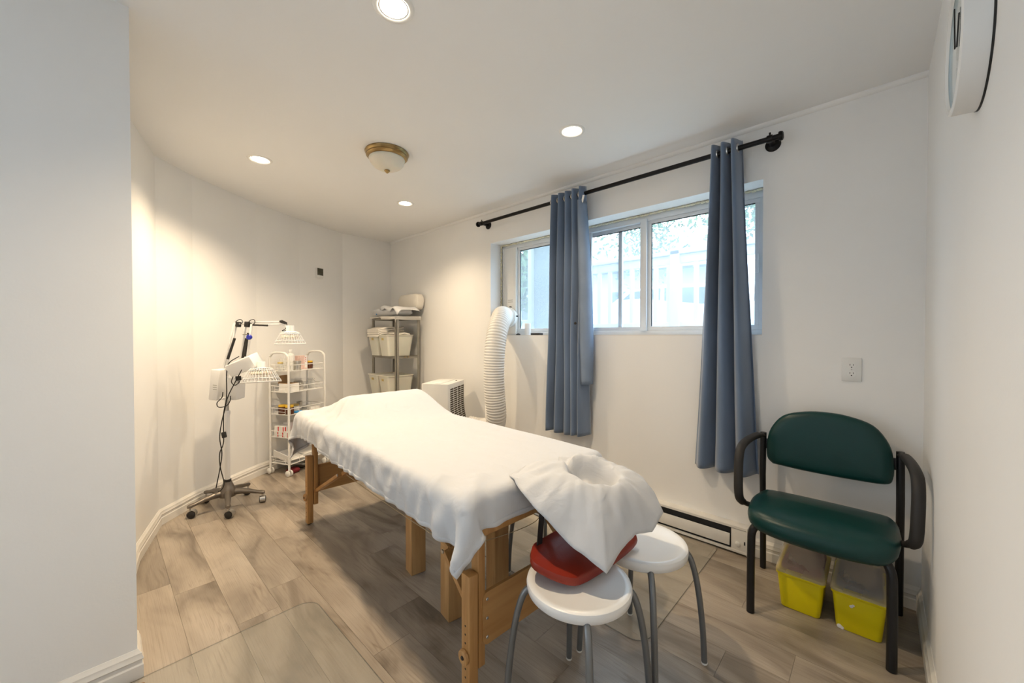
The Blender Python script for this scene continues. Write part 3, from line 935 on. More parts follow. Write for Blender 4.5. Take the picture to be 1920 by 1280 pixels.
def sd_torus(p, c, R3, Rm, r, gap=math.pi):
    R3 = np.array(R3)
    q = (p - np.array(c)) @ R3
    ph = np.clip(np.arctan2(q[..., 1], q[..., 0]), -gap, gap)
    core = np.stack([np.cos(ph) * Rm, np.sin(ph) * Rm, np.zeros_like(ph)], -1)
    v = q - core
    l = np.linalg.norm(v, axis=-1)
    return l - r, (v / np.maximum(l, 1e-9)[..., None]) @ R3.T


def drape(P, bodies, steps, iters, dt=0.016, g=6.0, mu=0.5, stiff_b=0.05, moves=None, hook=None, slack=None):
    X = P.copy(); V = np.zeros_like(X)
    sets = []

    def add(A, B, w):
        rest = np.linalg.norm(P[A] - P[B], axis=-1)
        if slack is not None: rest = rest * slack((P[A] + P[B]) / 2)
        sets.append((A, B, rest, w))
    S = slice
    n0, n1 = X.shape[:2]

    def cols(di, dj, w):
        for par in (0, 1):
            # colour along the moving axis
            if di:
                ii = np.array([i for i in range(n0 - di) if (i // di) % 2 == par])
                jj = np.arange(max(0, -dj), n1 - max(0, dj))
            else:
                ii = np.arange(n0)
                jj = np.array([j for j in range(n1 - dj) if (j // dj) % 2 == par])
            add(np.ix_(ii, jj), np.ix_(ii + di, jj + dj), w)
    cols(1, 0, 1.0); cols(0, 1, 1.0)
    cols(1, 1, 0.35); cols(1, -1, 0.35)
    cols(2, 0, stiff_b); cols(0, 2, stiff_b)
    for st in range(steps):
        V[..., 2] -= g * dt
        V *= 0.985
        if hook is not None: hook(X, V, st)
        Y = X + V * dt
        for it in range(iters):
            for A, B, rest, w in sets:
                d = Y[B] - Y[A]
                l = np.linalg.norm(d, axis=-1)
                c = (0.5 * w * (l - rest) / np.maximum(l, 1e-9))[..., None] * d
                Y[A] += c; Y[B] -= c
            if it % 3 == 2 or it == iters - 1:
                for fn in bodies:
                    d, n = fn(Y)
                    pen = np.minimum(d, 0)
                    Y -= n * pen[..., None]
                    hit = (pen < 0)[..., None]
                    dv = Y - X
                    tv = dv - n * (dv * n).sum(-1)[..., None]
                    Y -= np.where(hit, tv * mu, 0)
            if moves is not None:
                k_ = min(1.0, (st + 1) / (0.6 * steps))
                for ij, q in moves.items(): Y[ij] = P[ij] * (1 - k_) + np.array(q) * k_
        V = (Y - X) / dt
        X = Y
    return X


def cloth_obj(name, X, m, parent, hemw=2, cut=None):
    n0, n1 = X.shape[:2]
    idx = np.arange(n0 * n1).reshape(n0, n1)
    fs = []
    for i in range(n0 - 1):
        for j in range(n1 - 1):
            if cut is not None and cut[i, j]: continue
            fs.append((idx[i, j], idx[i + 1, j], idx[i + 1, j + 1], idx[i, j + 1]))
    g = G(); g.v = [tuple(map(float, v)) for v in X.reshape(-1, 3)]; g.f = [tuple(map(int, f)) for f in fs]
    me = bpy.data.meshes.new(name); me.from_pydata(g.v, [], g.f)
    bm = bmesh.new(); bm.from_mesh(me)
    bmesh.ops.delete(bm, geom=[v for v in bm.verts if not v.link_faces], context='VERTS')
    bm.to_mesh(me); bm.free()
    for p in me.polygons: p.use_smooth = True
    o = link(name, me, m, parent)
    a = o.modifiers.new('sub', 'SUBSURF'); a.levels = a.render_levels = 1
    a = o.modifiers.new('thick', 'SOLIDIFY'); a.thickness = 0.0022; a.offset = 1.0
    # doubled hem along the border
    g = G()
    for (A, B) in ((X[0], X[1]), (X[-1], X[-2]), (X[:, 0], X[:, 1]), (X[:, -1], X[:, -2])):
        B = A + (B - A) * 0.85
        g.loft([[tuple(p) for p in A], [tuple(p) for p in B]], cap=False, closed=False)
    h = part('hem', g, m, o, smooth=80, merge=0.0005)
    a = h.modifiers.new('sub', 'SUBSURF'); a.levels = a.render_levels = 1
    a = h.modifiers.new('thick', 'SOLIDIFY'); a.thickness = 0.0040; a.offset = 0.3
    return o


h_ = 0.0195
ss = np.arange(-1.072, 1.026, h_)
bb = np.arange(-0.487, 0.50, h_)
S_, B_ = np.meshgrid(ss, bb, indexing='ij')
P0 = np.stack([S_ + 0.035 * B_ - 0.005, B_ - 0.012 * S_, np.full_like(S_, TTOP + 0.17)], -1)
P0[..., 2] += 0.005 * np.sin(13 * S_ + 4 * B_) + 0.003 * rng.standard_normal(S_.shape)
tbl = lambda p: sd_box(p, np.array([0, 0, TTOP - 0.045]), (0.924, 0.374, 0.048), 0.026)
frm = lambda p: sd_box(p, np.array([0, 0, TTOP - 0.11]), (0.912, 0.362, 0.05), 0.01)


def sstep(x): x = np.clip(x, 0, 1); return x * x * (3 - 2 * x)


def rise(p):
    """knee bolster under the sheet: a ridge across the far third, long slope towards the near end"""
    s_, b_ = p[..., 0], p[..., 1]
    e = 1e-3

    def hgt(s_, b_):
        f = np.where(s_ > -0.58, 1 - sstep((s_ + 0.58) / 0.40), 1 - sstep((-0.58 - s_) / 0.30))
        w = sstep((b_ + 0.30) / 0.17) * sstep((0.40 - b_) / 0.06)
        return TTOP + 0.004 + 0.118 * f * w
    z0 = hgt(s_, b_)
    gx, gy = (hgt(s_ + e, b_) - z0) / e, (hgt(s_, b_ + e) - z0) / e
    n = np.stack([-gx, -gy, np.ones_like(gx)], -1)
    ln = np.linalg.norm(n, axis=-1)
    on = (np.abs(b_) < 0.372) & (np.abs(s_) < 0.92) & (z0 > TTOP + 0.006)
    return np.where(on, (p[..., 2] - z0) / ln, 1.0), n / ln[..., None]


X1 = drape(P0, [tbl, frm, rise], 120, 9, mu=0.75, stiff_b=0.03, slack=lambda M_: 1.004 + 0.010 * (np.sin(7 * M_[..., 0]) * np.sin(9 * M_[..., 1] + 2) > 0.2))


def normals(X):
    gu, gv = np.gradient(X, axis=0), np.gradient(X, axis=1)
    n = np.cross(gu, gv)
    return n / np.maximum(np.linalg.norm(n, axis=-1), 1e-9)[..., None]


# creases: soft ridges running down from the bolster, and crumpling along the edge
disp = np.zeros(S_.shape)
for (s0, b0, s1, b1, wd, am) in ((-0.50, -0.16, -0.12, -0.48, 0.030, 0.016), (-0.58, -0.18, -0.36, -0.49, 0.024, 0.014), (-0.64, -0.20, -0.62, -0.49, 0.022, 0.013), (-0.72, -0.20, -0.86, -0.48, 0.028, 0.014),
                                 (-0.42, -0.12, 0.12, -0.44, 0.026, -0.010), (-0.80, -0.12, -1.03, -0.34, 0.028, 0.012), (0.25, -0.33, 0.42, -0.47, 0.018, 0.008), (0.55, -0.34, 0.62, -0.48, 0.016, 0.008),
                                 (0.72, -0.30, 0.84, -0.48, 0.022, 0.012), (0.80, -0.20, 0.99, -0.40, 0.024, 0.010), (0.05, -0.35, 0.10, -0.48, 0.015, 0.006)):
    ds, db = s1 - s0, b1 - b0
    t_ = np.clip(((S_ - s0) * ds + (B_ - b0) * db) / (ds * ds + db * db), 0, 1)
    dd = np.hypot(S_ - s0 - t_ * ds, B_ - b0 - t_ * db)
    disp += 1.8 * am * np.exp(-(dd / wd) ** 2) * np.sin(PI * np.clip(t_ * 0.8 + 0.2, 0, 1)) ** 0.5
edge = np.clip((-B_ - 0.30) / 0.12, 0, 1)
disp += edge * 0.0045 * (np.sin(38 * S_ + 9 * np.sin(7 * S_) + 20 * B_) + np.sin(61 * S_ - 31 * B_ + 3 * np.sin(11 * S_)))
disp += 0.0012 * np.sin(75 * B_ + 3 * np.sin(5 * S_))
nrm = normals(X1)
nrm *= np.sign(nrm[len(ss) // 2, len(bb) // 2, 2])
X1 = X1 + nrm * np.maximum(disp, -0.004)[..., None]
sheet = cloth_obj('table_sheet', X1, 'sheet', None)
sheet.location = TC; sheet.rotation_euler = (0, 0, TR)
tag(sheet, 'large white cotton sheet draped over the massage table', 'sheet')

# the face cloth lies over the horseshoe pad: it sinks into the hole and the gap, and hangs from the pad to its hem
HC = np.array([1.066, 0.066])
HEM = [(0.876, -0.149, 0.728), (0.854, -0.047, 0.729), (0.893, 0.010, 0.730), (0.930, 0.052, 0.723), (0.911, 0.075, 0.748), (0.945, 0.138, 0.742), (1.000, 0.200, 0.736), (1.055, 0.226, 0.728), (1.127, 0.236, 0.715),
       (1.168, 0.237, 0.700), (1.216, 0.224, 0.660), (1.254, 0.216, 0.605), (1.255, 0.133, 0.572), (1.238, 0.054, 0.585), (1.232, -0.013, 0.555), (1.228, -0.089, 0.515), (1.176, -0.113, 0.550), (1.111, -0.133, 0.585), (1.075, -0.153, 0.620), (1.037, -0.173, 0.655), (0.972, -0.180, 0.700)]
NS_ = 10
hem_ = []
for k in range(len(HEM)):
    p, q = np.array(HEM[k]), np.array(HEM[(k + 1) % len(HEM)])
    for i in range(NS_): hem_.append(p + (q - p) * i / NS_)
hem_ = np.array(hem_)
NT = 34
XF = np.zeros((len(hem_), NT + 1, 3))
rc = 0.100
for k, hpt in enumerate(hem_):
    d = hpt[:2] - HC
    rho = np.hypot(*d)
    ang_ = math.atan2(d[1], d[0])
    da = abs((ang_ - math.radians(-176) + PI) % (2 * PI) - PI)
    gapw = math.exp(-(da / 0.26) ** 2)
    rck = min(rc, rho * 0.72)
    ct = HC + d / rho * rck
    crest = 0.742 - 0.23 * (ct[0] - 1.07) - 0.030 * gapw
    for t_ in range(NT + 1):
        f = t_ / NT
        if f < 0.36:
            q = f / 0.36
            xy_ = HC + d / rho * rck * q
            lip = sstep((q - 0.60) / 0.40) ** 0.8
            z_ = crest - 0.080 * (1 - lip) + 0.004 * math.sin(7 * ang_ + 6 * q) * q
        else:
            q = (f - 0.36) / 0.64
            xy_ = ct + (hpt[:2] - ct) * q
            z_ = crest + (hpt[2] - crest) * q ** 1.75
            z_ += (0.006 * math.sin(5 * ang_ + 1.1 + 3 * q) + 0.004 * math.sin(11 * ang_ + 2.3 + 4 * q) + 0.002 * math.sin(23 * ang_ - 5 * q)) * math.sin(PI * min(1, q * 0.85))
        if xy_[0] < 0.92: z_ = max(z_, TTOP + 0.011)
        XF[k, t_] = (*xy_, z_)
g = G()
n0 = len(hem_)
g.v = [tuple(map(float, p)) for p in XF.reshape(-1, 3)]
for k in range(n0):
    k2 = (k + 1) % n0
    for t_ in range(NT): g.f.append((k * (NT + 1) + t_, k2 * (NT + 1) + t_, k2 * (NT + 1) + t_ + 1, k * (NT + 1) + t_ + 1))
fc = part('face_cloth', g, 'sheet', None, smooth=80, merge=0.0004)
a = fc.modifiers.new('thick', 'SOLIDIFY'); a.thickness = 0.0022; a.offset = 1.0
g = G()
g.loft([[tuple(p) for p in XF[:, NT]], [tuple(p) for p in XF[:, NT] + (XF[:, NT - 2] - XF[:, NT]) * 0.9]], cap=False)
h = part('hem', g, 'sheet', fc, smooth=80)
a = h.modifiers.new('thick', 'SOLIDIFY'); a.thickness = 0.0034; a.offset = 0.2
fc.location = TC; fc.rotation_euler = (0, 0, TR)
tag(fc, 'small white hemmed cloth spread over the face cradle with a sunken hole', 'cloth')

# pine stand that props the middle of the table
st = thing('pine_stand', 'stout pine stand with four square posts under the massage table', 'stand', (-1.513, 1.197, 0), math.radians(-10))
for x in (-0.200, 0.200):
    for y in (-0.1185, 0.1185):
        part('post', G().box((x, y, 0.315), (0.078, 0.078, 0.630)), 'pine', st, 0.004)
for y in (-0.1185, 0.1185):
    part('rail', G().box((0, y, 0.595), (0.326, 0.04, 0.07)), 'pine', st, 0.003)
for x in (-0.200, 0.200):
    part('rail', G().box((x, 0, 0.595), (0.04, 0.163, 0.07)), 'pine', st, 0.003)
part('top', G().box((0, 0, 0.6405), (0.47, 0.32, 0.021)), 'pine', st, 0.003)

# ------------------------------------------------------------------ stools
SEAT = G().lathe([(0.0, 0.436), (0.08, 0.4365), (0.118, 0.440), (0.140, 0.446), (0.154, 0.448), (0.161, 0.444), (0.1635, 0.436), (0.161, 0.418), (0.155, 0.412), (0.148, 0.412), (0.144, 0.425), (0.0, 0.425)], 56).mesh('stool_seat', smooth=40)


def leg_g(a):
    p = [(0.085, 0.424), (0.125, 0.4235), (0.150, 0.418), (0.170, 0.400), (0.186, 0.360), (0.200, 0.30), (0.212, 0.22), (0.222, 0.12), (0.228, 0.004)]
    pts = bez([(r * math.cos(a), r * math.sin(a), z) for r, z in p], 4)
    return pts


def stool(x, y, a0, label):
    t = thing('stool', label, 'stool', (x, y, 0), 0, 'round white stools')
    link('seat', SEAT, 'seat_white', t)
    for k in range(4):
        a = math.radians(a0 + 90 * k)
        pts = leg_g(a)
        lg = part('leg', G().tube(pts, 0.0105, 12), 'grey_tube', t, smooth=50)
        part('foot_tip', G().lathe([(0, 0), (0.0105, 0), (0.0112, 0.002), (0.0112, 0.007), (0, 0.007)], 12, (0.228 * math.cos(a), 0.228 * math.sin(a), 0)), 'white_plastic', lg)
    return t


stool(-0.680, 1.030, 132, 'round white stool with grey legs standing below the red arm sling')
stool(-0.640, 1.390, 126, 'round white stool with grey legs beside the heater, corner of the cloth above it')
stool(-1.216, 1.602, 48, 'stool behind the massage table, only its grey legs showing')

# ------------------------------------------------------------------ clear floor mats
def floor_mat(x0, x1, y0, y1, label):
    g = G().prism(rrect(x1 - x0, y1 - y0, 0.07, 6, (x0 + x1) / 2, (y0 + y1) / 2), 0.0006, 0.0032)
    o = part('floor_mat', g, 'mat', None, 0.0008, 1)
    part('mat_refraction_line', G().tube([(a, b, 0.0022) for a, b in rrect(x1 - x0, y1 - y0, 0.07, 6, (x0 + x1) / 2, (y0 + y1) / 2)], 0.0017, 6, closed=True), 'mat_refraction_line', o)  # dark tube standing in for refraction along the clear edge
    return tag(o, label, 'floor mat')


floor_mat(-1.86, -0.652, 1.445, 2.452, 'clear plastic floor mat lying under the stools and massage table')
floor_mat(-1.885, -0.75, -0.45, 0.670, 'clear plastic floor mat lying beside the partition wall')

# ------------------------------------------------------------------ green chair
ch = thing('armchair', 'dark green vinyl chair with black tubular arms and legs', 'chair', (-0.174, 0, 0))


def cushion(outline, zt, zb, crown, name, m, parent):
    P = [Vector((x, y, 0)) for x, y in outline]
    cen = sum(P, Vector()) / len(P)
    rings = []
    hgt = zt - zb
    for k, f in ((0.02, 0.0), (0.86, 0.0), (0.94, 0.06), (0.985, 0.25), (1.0, 0.5), (0.985, 0.74), (0.93, 0.90), (0.82, 0.97), (0.6, 1.0), (0.3, 1.0 + crown * 0.8), (0.02, 1.0 + crown)):
        rings.append([(cen.x + (p.x - cen.x) * k, cen.y + (p.y - cen.y) * k, zb + hgt * f) for p in P])
    return rings


# seat: bowed front edge, rounded corners
so = bez([Vector((x, y, 0)) for x, y in [(-0.232, 2.26), (-0.246, 2.16), (-0.246, 2.03), (-0.225, 1.925), (-0.15, 1.885), (0, 1.872), (0.15, 1.885), (0.225, 1.925), (0.246, 2.03), (0.246, 2.16), (0.232, 2.26), (0.18, 2.278), (0, 2.285), (-0.18, 2.278), (-0.232, 2.26)]], 4)[:-1]
r_ = cushion([(p.x, p.y) for p in so], 0.478, 0.392, 0.05, 'seat', 'vinyl', ch)
r_ = [[(x, y, z + 0.012 * math.cos((y - 1.87) / 0.41 * PI) * -0.3 + (-0.018 * max(0, (1.95 - y) / 0.08)) + 0.02 * (0 if y < 2.1 else (y - 2.1) / 0.18 * -1.0)) for x, y, z in r] for r in r_]
part('seat', G().loft(r_), 'vinyl', ch, smooth=60)
# backrest: straight foot, high rounded top, slightly curved
bo = bez([Vector((x, z, 0)) for x, z in [(-0.205, 0.572), (-0.228, 0.60), (-0.230, 0.67), (-0.215, 0.745), (-0.165, 0.815), (-0.08, 0.845), (0, 0.852), (0.08, 0.845), (0.165, 0.815), (0.215, 0.745), (0.230, 0.67), (0.228, 0.60), (0.205, 0.572), (0.1, 0.564), (0, 0.562), (-0.1, 0.564), (-0.205, 0.572)]], 4)[:-1]
rb = cushion([(p.x, p.y) for p in bo], 0.055, 0.0, 0.05, 'back', 'vinyl', ch)
rb = [[(x, 2.355 - z - 0.25 * x * x * 0.8 * 1.0 + (zz - 0.57) * 0.06, zz) for x, zz, z in r] for r in rb]
part('backrest', G().loft(rb), 'vinyl', ch, smooth=60)
for s in (-1, 1):
    part('leg', G().tube(bez([(s * 0.19, 2.0, 0.388), (s * 0.205, 1.965, 0.382), (s * 0.218, 1.953, 0.355), (s * 0.221, 1.951, 0.30), (s * 0.222, 1.951, 0.15), (s * 0.222, 1.951, 0.002)], 5), 0.0155, 14), 'black', ch, smooth=50)
    lg = part('leg', G().tube([(s * 0.252, 2.372, 0.002), (s * 0.252, 2.362, 0.30), (s * 0.252, 2.345, 0.50), (s * 0.250, 2.345, 0.715)], 0.0140, 14), 'black', ch, smooth=50)
    path = bez([(s * 0.252, 2.340, 0.702), (s * 0.262, 2.27, 0.712), (s * 0.276, 2.14, 0.712), (s * 0.285, 2.055, 0.694), (s * 0.287, 2.022, 0.650), (s * 0.286, 2.008, 0.58), (s * 0.283, 2.000, 0.500), (s * 0.278, 2.012, 0.462), (s * 0.262, 2.030, 0.444), (s * 0.238, 2.045, 0.436)], 5)
    # flat-oval grip: loft of ellipses
    rings = []
    for i, p in enumerate(path):
        q = path[min(i + 1, len(path) - 1)] - path[max(i - 1, 0)]
        tz = q.normalized()
        xw = Vector((1, 0, 0)); xw = (xw - tz * xw.dot(tz)).normalized(); yw = tz.cross(xw)
        u = i / (len(path) - 1)
        fat = 1.0 if 0.10 < u < 0.86 else 0.72
        rings.append([tuple(p + xw * math.cos(a) * 0.019 * fat + yw * math.sin(a) * 0.0155 * fat) for a in np.linspace(0, 2 * PI, 13)[:-1]])
    part('arm', G().loft(rings), 'black_plastic', ch, smooth=60)
    part('back_bracket', G().box((s * 0.235, 2.345, 0.66), (0.03, 0.012, 0.05)), 'black', ch, 0.002)
part('seat_frame', G().tube([(-0.22, 2.05, 0.396), (0.22, 2.05, 0.396)], 0.011, 10).tube([(-0.24, 2.26, 0.392), (0.24, 2.26, 0.392)], 0.009, 10).tube([(-0.20, 2.0, 0.388), (-0.245, 2.355, 0.385)], 0.010, 10).tube([(0.20, 2.0, 0.388), (0.245, 2.355, 0.385)], 0.010, 10), 'black', ch)

# ------------------------------------------------------------------ yellow boxes under the chair
def yellow_box(x, label, inner, spots):
    t = thing('storage_box', label, 'storage box', (x, 2.225, 0))
    bt, tp = rrect(0.140, 0.262, 0.018), rrect(0.166, 0.288, 0.02)
    body = part('body', G().prism(bt, 0.001, 0.150, tp), 'yellow', t, 0.003)
    rim = part('rim', G().prism(rrect(0.176, 0.298, 0.022), 0.148, 0.164), 'yellow', t, 0.003)
    # cloudy see-through lid, sloping up to a flat grip at the top
    r0 = rrect(0.180, 0.300, 0.022); r1 = rrect(0.176, 0.296, 0.02); r2 = rrect(0.150, 0.170, 0.018, 5, 0, 0.055); r3 = rrect(0.138, 0.155, 0.016, 5, 0, 0.058)
    lid = part('lid', G().loft([[(a, b, z) for a, b in r] for r, z in ((r0, 0.160), (r0, 0.168), (r1, 0.172), (r2, 0.242), (r3, 0.250))]), 'clear_lid', t, smooth=30)
    fl = part('flap', G().box((0, -0.045, 0.2155), (0.100, 0.088, 0.006), Euler((math.radians(34), 0, 0)).to_matrix()), 'clear_lid', lid, 0.002)
    part('contents', G().loft([[(a * k, b * k, z + 0.006 * math.sin(9 * a * 20 + b * 55)) for a, b in rrect(0.15, 0.25, 0.02, 5, 0, 0.01)] for k, z in ((1.0, 0.150), (0.96, 0.180), (0.7, 0.190), (0.3, 0.196), (0.02, 0.196))]), inner, t)
    for (sx, sz, r) in spots:
        y = -0.131 - 0.013 * sz / 0.15
        part('paint_chip', G().lathe([(0, 0), (r, 0), (r * 0.8, 0.001), (0, 0.0012)], 9, (sx, y - 0.0003, sz), (0, -1, 0)), 'paper', body)
    return t


yellow_box(-0.238, 'yellow storage box with cloudy lid and reddish contents under the green chair', 'stuff_red', [])
yellow_box(-0.046, 'yellow storage box with cloudy lid and grey blue contents, white chips on its front', 'stuff_blue', [(-0.022, 0.112, 0.006), (-0.016, 0.118, 0.005), (-0.058, 0.010, 0.009), (-0.050, 0.006, 0.007)])

# ------------------------------------------------------------------ portable air conditioner and duct
ACX, ACY, ACR = -2.83, 2.12, math.radians(30.6)
ac = thing('air_conditioner', 'white portable air conditioner with grille in front of the window wall', 'air conditioner', (ACX, ACY, 0), ACR)
W_, D_ = 0.256, 0.386
part('body', G().loft([[(a, b, z) for a, b in rrect(W_ * kx + (0), D_, 0.02)] for kx, z in ((1.25, 0.03), (1.25, 0.30), (1.16, 0.45), (1.04, 0.54), (1.0, 0.60), (1.0, 0.796), (0.985, 0.802))]), 'white_plastic', ac, smooth=30)
part('top_panel', G().box((-0.03, 0.0, 0.804), (0.14, 0.33, 0.006)), 'enamel', ac, 0.002)
part('button', G().lathe([(0, 0), (0.008, 0), (0.008, 0.004), (0, 0.005)], 12, (0.085, 0.09, 0.802)), 'black_plastic', ac)
for i in range(17):
    z = 0.755 - i * 0.0185
    kx = np.interp(z, [0.45, 0.54, 0.60, 0.80], [1.16, 1.04, 1.0, 1.0])
    for j in range(4):
        part('grille_slot', G().box((W_ * kx / 2 + 0.0005, -0.130 + 0.087 * j, z), (0.004, 0.070, 0.0115)), 'dark_void', ac)
for x, y in ((-0.1, -0.14), (0.1, -0.14), (-0.1, 0.14), (0.1, 0.14)):
    part('caster', G().lathe([(0, -0.012), (0.014, -0.012), (0.016, 0), (0.014, 0.012), (0, 0.012)], 14, (x, y, 0.016), (0, 1, 0)), 'black_plastic', ac)

# ribbed duct hose
hp = bez([(-2.62, 2.235, 0.42), (-2.50, 2.29, 0.41), (-2.36, 2.285, 0.45), (-2.29, 2.245, 0.56), (-2.275, 2.215, 0.75), (-2.27, 2.205, 0.95), (-2.268, 2.215, 1.12), (-2.285, 2.262, 1.26), (-2.335, 2.350, 1.352), (-2.415, 2.445, 1.386), (-2.468, 2.530, 1.385), (-2.478, 2.602, 1.382)], 26)
# even spacing, two rings of different radius per rib
cum = [0]
for a, b in zip(hp[:-1], hp[1:]): cum.append(cum[-1] + (b - a).length)
tot = cum[-1]
nr = int(tot / 0.0052)
pts, rad = [], []
for i in range(nr + 1):
    s = tot * i / nr
    k = min(max(np.searchsorted(cum, s) - 1, 0), len(hp) - 2)
    f = (s - cum[k]) / max(1e-9, cum[k + 1] - cum[k])
    pts.append(hp[k].lerp(hp[k + 1], f))
    rad.append([0.083, 0.0875, 0.083, 0.0795][i % 4])
t = thing('duct_hose', 'white ribbed exhaust duct curving from the air conditioner up to the window', 'duct hose', (0, 0, 0))
part('hose', G().tube(pts, rad, 28), 'hose', t, smooth=80)
d_ = (hp[-1] - hp[-3]).normalized()
part('collar', G().lathe([(0.080, -0.03), (0.090, -0.03), (0.094, -0.012), (0.094, 0.004), (0.080, 0.004)], 32, hp[-1], d_, cap=False), 'white_plastic', t, smooth=40)
for a in (0.7, 2.6, -0.6):
    x = d_.orthogonal().normalized(); y = d_.cross(x)
    part('clip', G().box(hp[-1] + (x * math.cos(a) + y * math.sin(a)) * 0.094 - d_ * 0.01, (0.012, 0.02, 0.014)), 'black_plastic', t, 0.002)

# ================================================================== SHELF IN THE CORNER
sx0, sx1, sy0, sy1 = -4.145, -3.630, 2.117, 2.400
sh = thing('metal_shelf', 'grey metal shelving unit standing in the far corner', 'shelf', (0, 0, 0))
for x in (sx0, sx1):
    for y in (sy0, sy1):
        cx = 1 if x == sx0 else -1; cy = 1 if y == sy0 else -1
        part('post', G().box((x, y + cy * 0.014, 0.707), (0.004, 0.032, 1.414)).box((x + cx * 0.014, y, 0.707), (0.032, 0.004, 1.414)), 'shelf_metal', sh)
for z in (0.14, 0.575, 1.005, 1.418):
    part('shelf_board', G().box(((sx0 + sx1) / 2, (sy0 + sy1) / 2, z - 0.012), (sx1 - sx0 - 0.004, sy1 - sy0 - 0.004, 0.004)).box(((sx0 + sx1) / 2, sy0 + 0.004, z - 0.018), (sx1 - sx0, 0.004, 0.028)).box(((sx0 + sx1) / 2, sy1 - 0.004, z - 0.018), (sx1 - sx0, 0.004, 0.028)).box((sx0 + 0.004, (sy0 + sy1) / 2, z - 0.018), (0.004, sy1 - sy0, 0.028)).box((sx1 - 0.004, (sy0 + sy1) / 2, z - 0.018), (0.004, sy1 - sy0, 0.028)), 'shelf_metal', sh, smooth=0)
for x in (-3.72, -3.69):
    part('wing_nut', G().lathe([(0, 0), (0.006, 0), (0.008, 0.006), (0, 0.01)], 8, (sx1 + 0.002, 2.215 + (x + 3.72) * 1.2, 0.99), (1, 0, 0)), 'brass', sh)


def bin_(x, z, label, w=0.200):
    t = thing('storage_bin', label, 'storage bin', (x, 2.203, z), 0, 'cream storage bins on the shelf')
    w0 = w * 0.80
    o_, i_ = [], []
    rings = [[(a, b, h) for a, b in r] for r, h in ((rrect(w0, 0.255, 0.02), 0.0), (rrect(w, 0.315, 0.022), 0.215), (rrect(w + 0.012, 0.327, 0.024), 0.216), (rrect(w + 0.012, 0.327, 0.024), 0.224), (rrect(w - 0.006, 0.309, 0.02), 0.224), (rrect(w0 - 0.006, 0.249, 0.018), 0.006))]
    part('body', G().loft(rings), 'bin', t, 0.0, smooth=30)
    part('handle_hole', G().box((0, -0.1565, 0.178), (0.034, 0.004, 0.024), Euler((math.radians(7.9), 0, 0)).to_matrix()), 'gold_lid', t)
    return t


bin_(-4.004, 1.0, 'cream bin under the folded cloths, inner bin of the upper shelf')
bin_(-3.786, 1.0, 'cream bin behind the front shelf post, outer bin of the upper shelf')
bin_(-4.004, 0.570, 'cream bin on the lower shelf nearer the bent wall')
bin_(-3.786, 0.570, 'cream bin on the lower shelf nearer the air conditioner')


def folded(name, label, cat, loc, dims, layers, m='towel', rz=0.0, droop=0.0):
    t = thing(name, label, cat, loc, rz)
    w, d, h = dims
    for k in range(layers):
        zz = h * k / layers
        hh = h / layers
        pts = []
        o_ = random.uniform(-0.008, 0.008)
        pr_ = rrect(w, hh * 0.96, hh * 0.45, 4)
        rings = []
        for i in range(9):
            y = -d / 2 + d * i / 8
            sg = 0.006 * math.sin(i * 1.3 + k) - droop * max(0, -(y + d * 0.30)) / d * 4
            kk = 0.9 if i in (0, 8) else 1.0
            rings.append([(a * kk + o_, y, zz + hh / 2 + b * kk + sg) for a, b in pr_])
        part('fold', G().loft(rings), m, t, smooth=60)
    return t


folded('folded_cloths', 'stack of folded cream cloths lying on a shelf bin', 'folded cloth', (-3.966, 2.185, 1.224), (0.262, 0.31, 0.085), 4, 'towel', 0.03, 0.03)
o = folded('cloth_corner', 'corner of cream cloth peeping out of the outer bin', 'cloth', (-3.752, 2.22, 1.20), (0.11, 0.20, 0.045), 2)
# sleeve-wrapped pillow on top, a grey drape under it, a cushion behind
dr = []
for i in range(25):
    u = i / 24
    x = -4.16 + 0.56 * u
    row = []
    for j in range(16):
        v = j / 15
        y = sy1 + 0.01 - v * 0.345
        z = 1.4225
        over = max(0, (sy0 - 0.012) - y)
        ov = max(0, x - (sx1 + 0.006))
        z -= over * (0.9 if u > 0.45 else 0.35) + ov * 1.6
        z += 0.004 * math.sin(9 * u + 4 * v)
        row.append((x - 0.6 * max(0, ov), max(y, sy0 - 0.02), z))
    dr.append(row)
g = G().loft(dr, cap=False, closed=False)
o = part('shelf_cover', g, 'towel', None, smooth=70)
o.modifiers.new('thick', 'SOLIDIFY').thickness = 0.003
tag(o, 'cream cloth cover spread over the top of the metal shelf', 'cover')


def pillow(name, label, cat, loc, dims, m, rz=0, n=18, bump_=0.012, seed=0, ex=0.45, kx=0.45):
    r = np.random.default_rng(seed)
    ph = r.uniform(0, 6, 6)
    rings = []
    w, d, h = dims
    for j in range(n + 1):
        lat = -PI / 2 + PI * j / n
        row = []
        for i in range(28):
            lo = 2 * PI * i / 28
            cx, cy = math.cos(lo), math.sin(lo)
            sx = math.copysign(abs(cx) ** ex, cx); sy = math.copysign(abs(cy) ** ex, cy)
            k = max(0.02, math.cos(lat)) ** kx
            zz = h / 2 * math.copysign(abs(math.sin(lat)) ** 0.9, math.sin(lat))
            wob = bump_ * (math.sin(5 * lo + ph[0] + 3 * lat) + math.sin(9 * lo + ph[1] - 4 * lat) * 0.5) * math.cos(lat)
            row.append((w / 2 * sx * k + wob, d / 2 * sy * k + wob * 0.5, h / 2 + zz + wob * 0.4))
        rings.append(row)
    o = part(name, G().loft(rings), m, None, smooth=70)
    o.location = loc; o.rotation_euler = (0, 0, rz)
    return tag(o, label, cat)


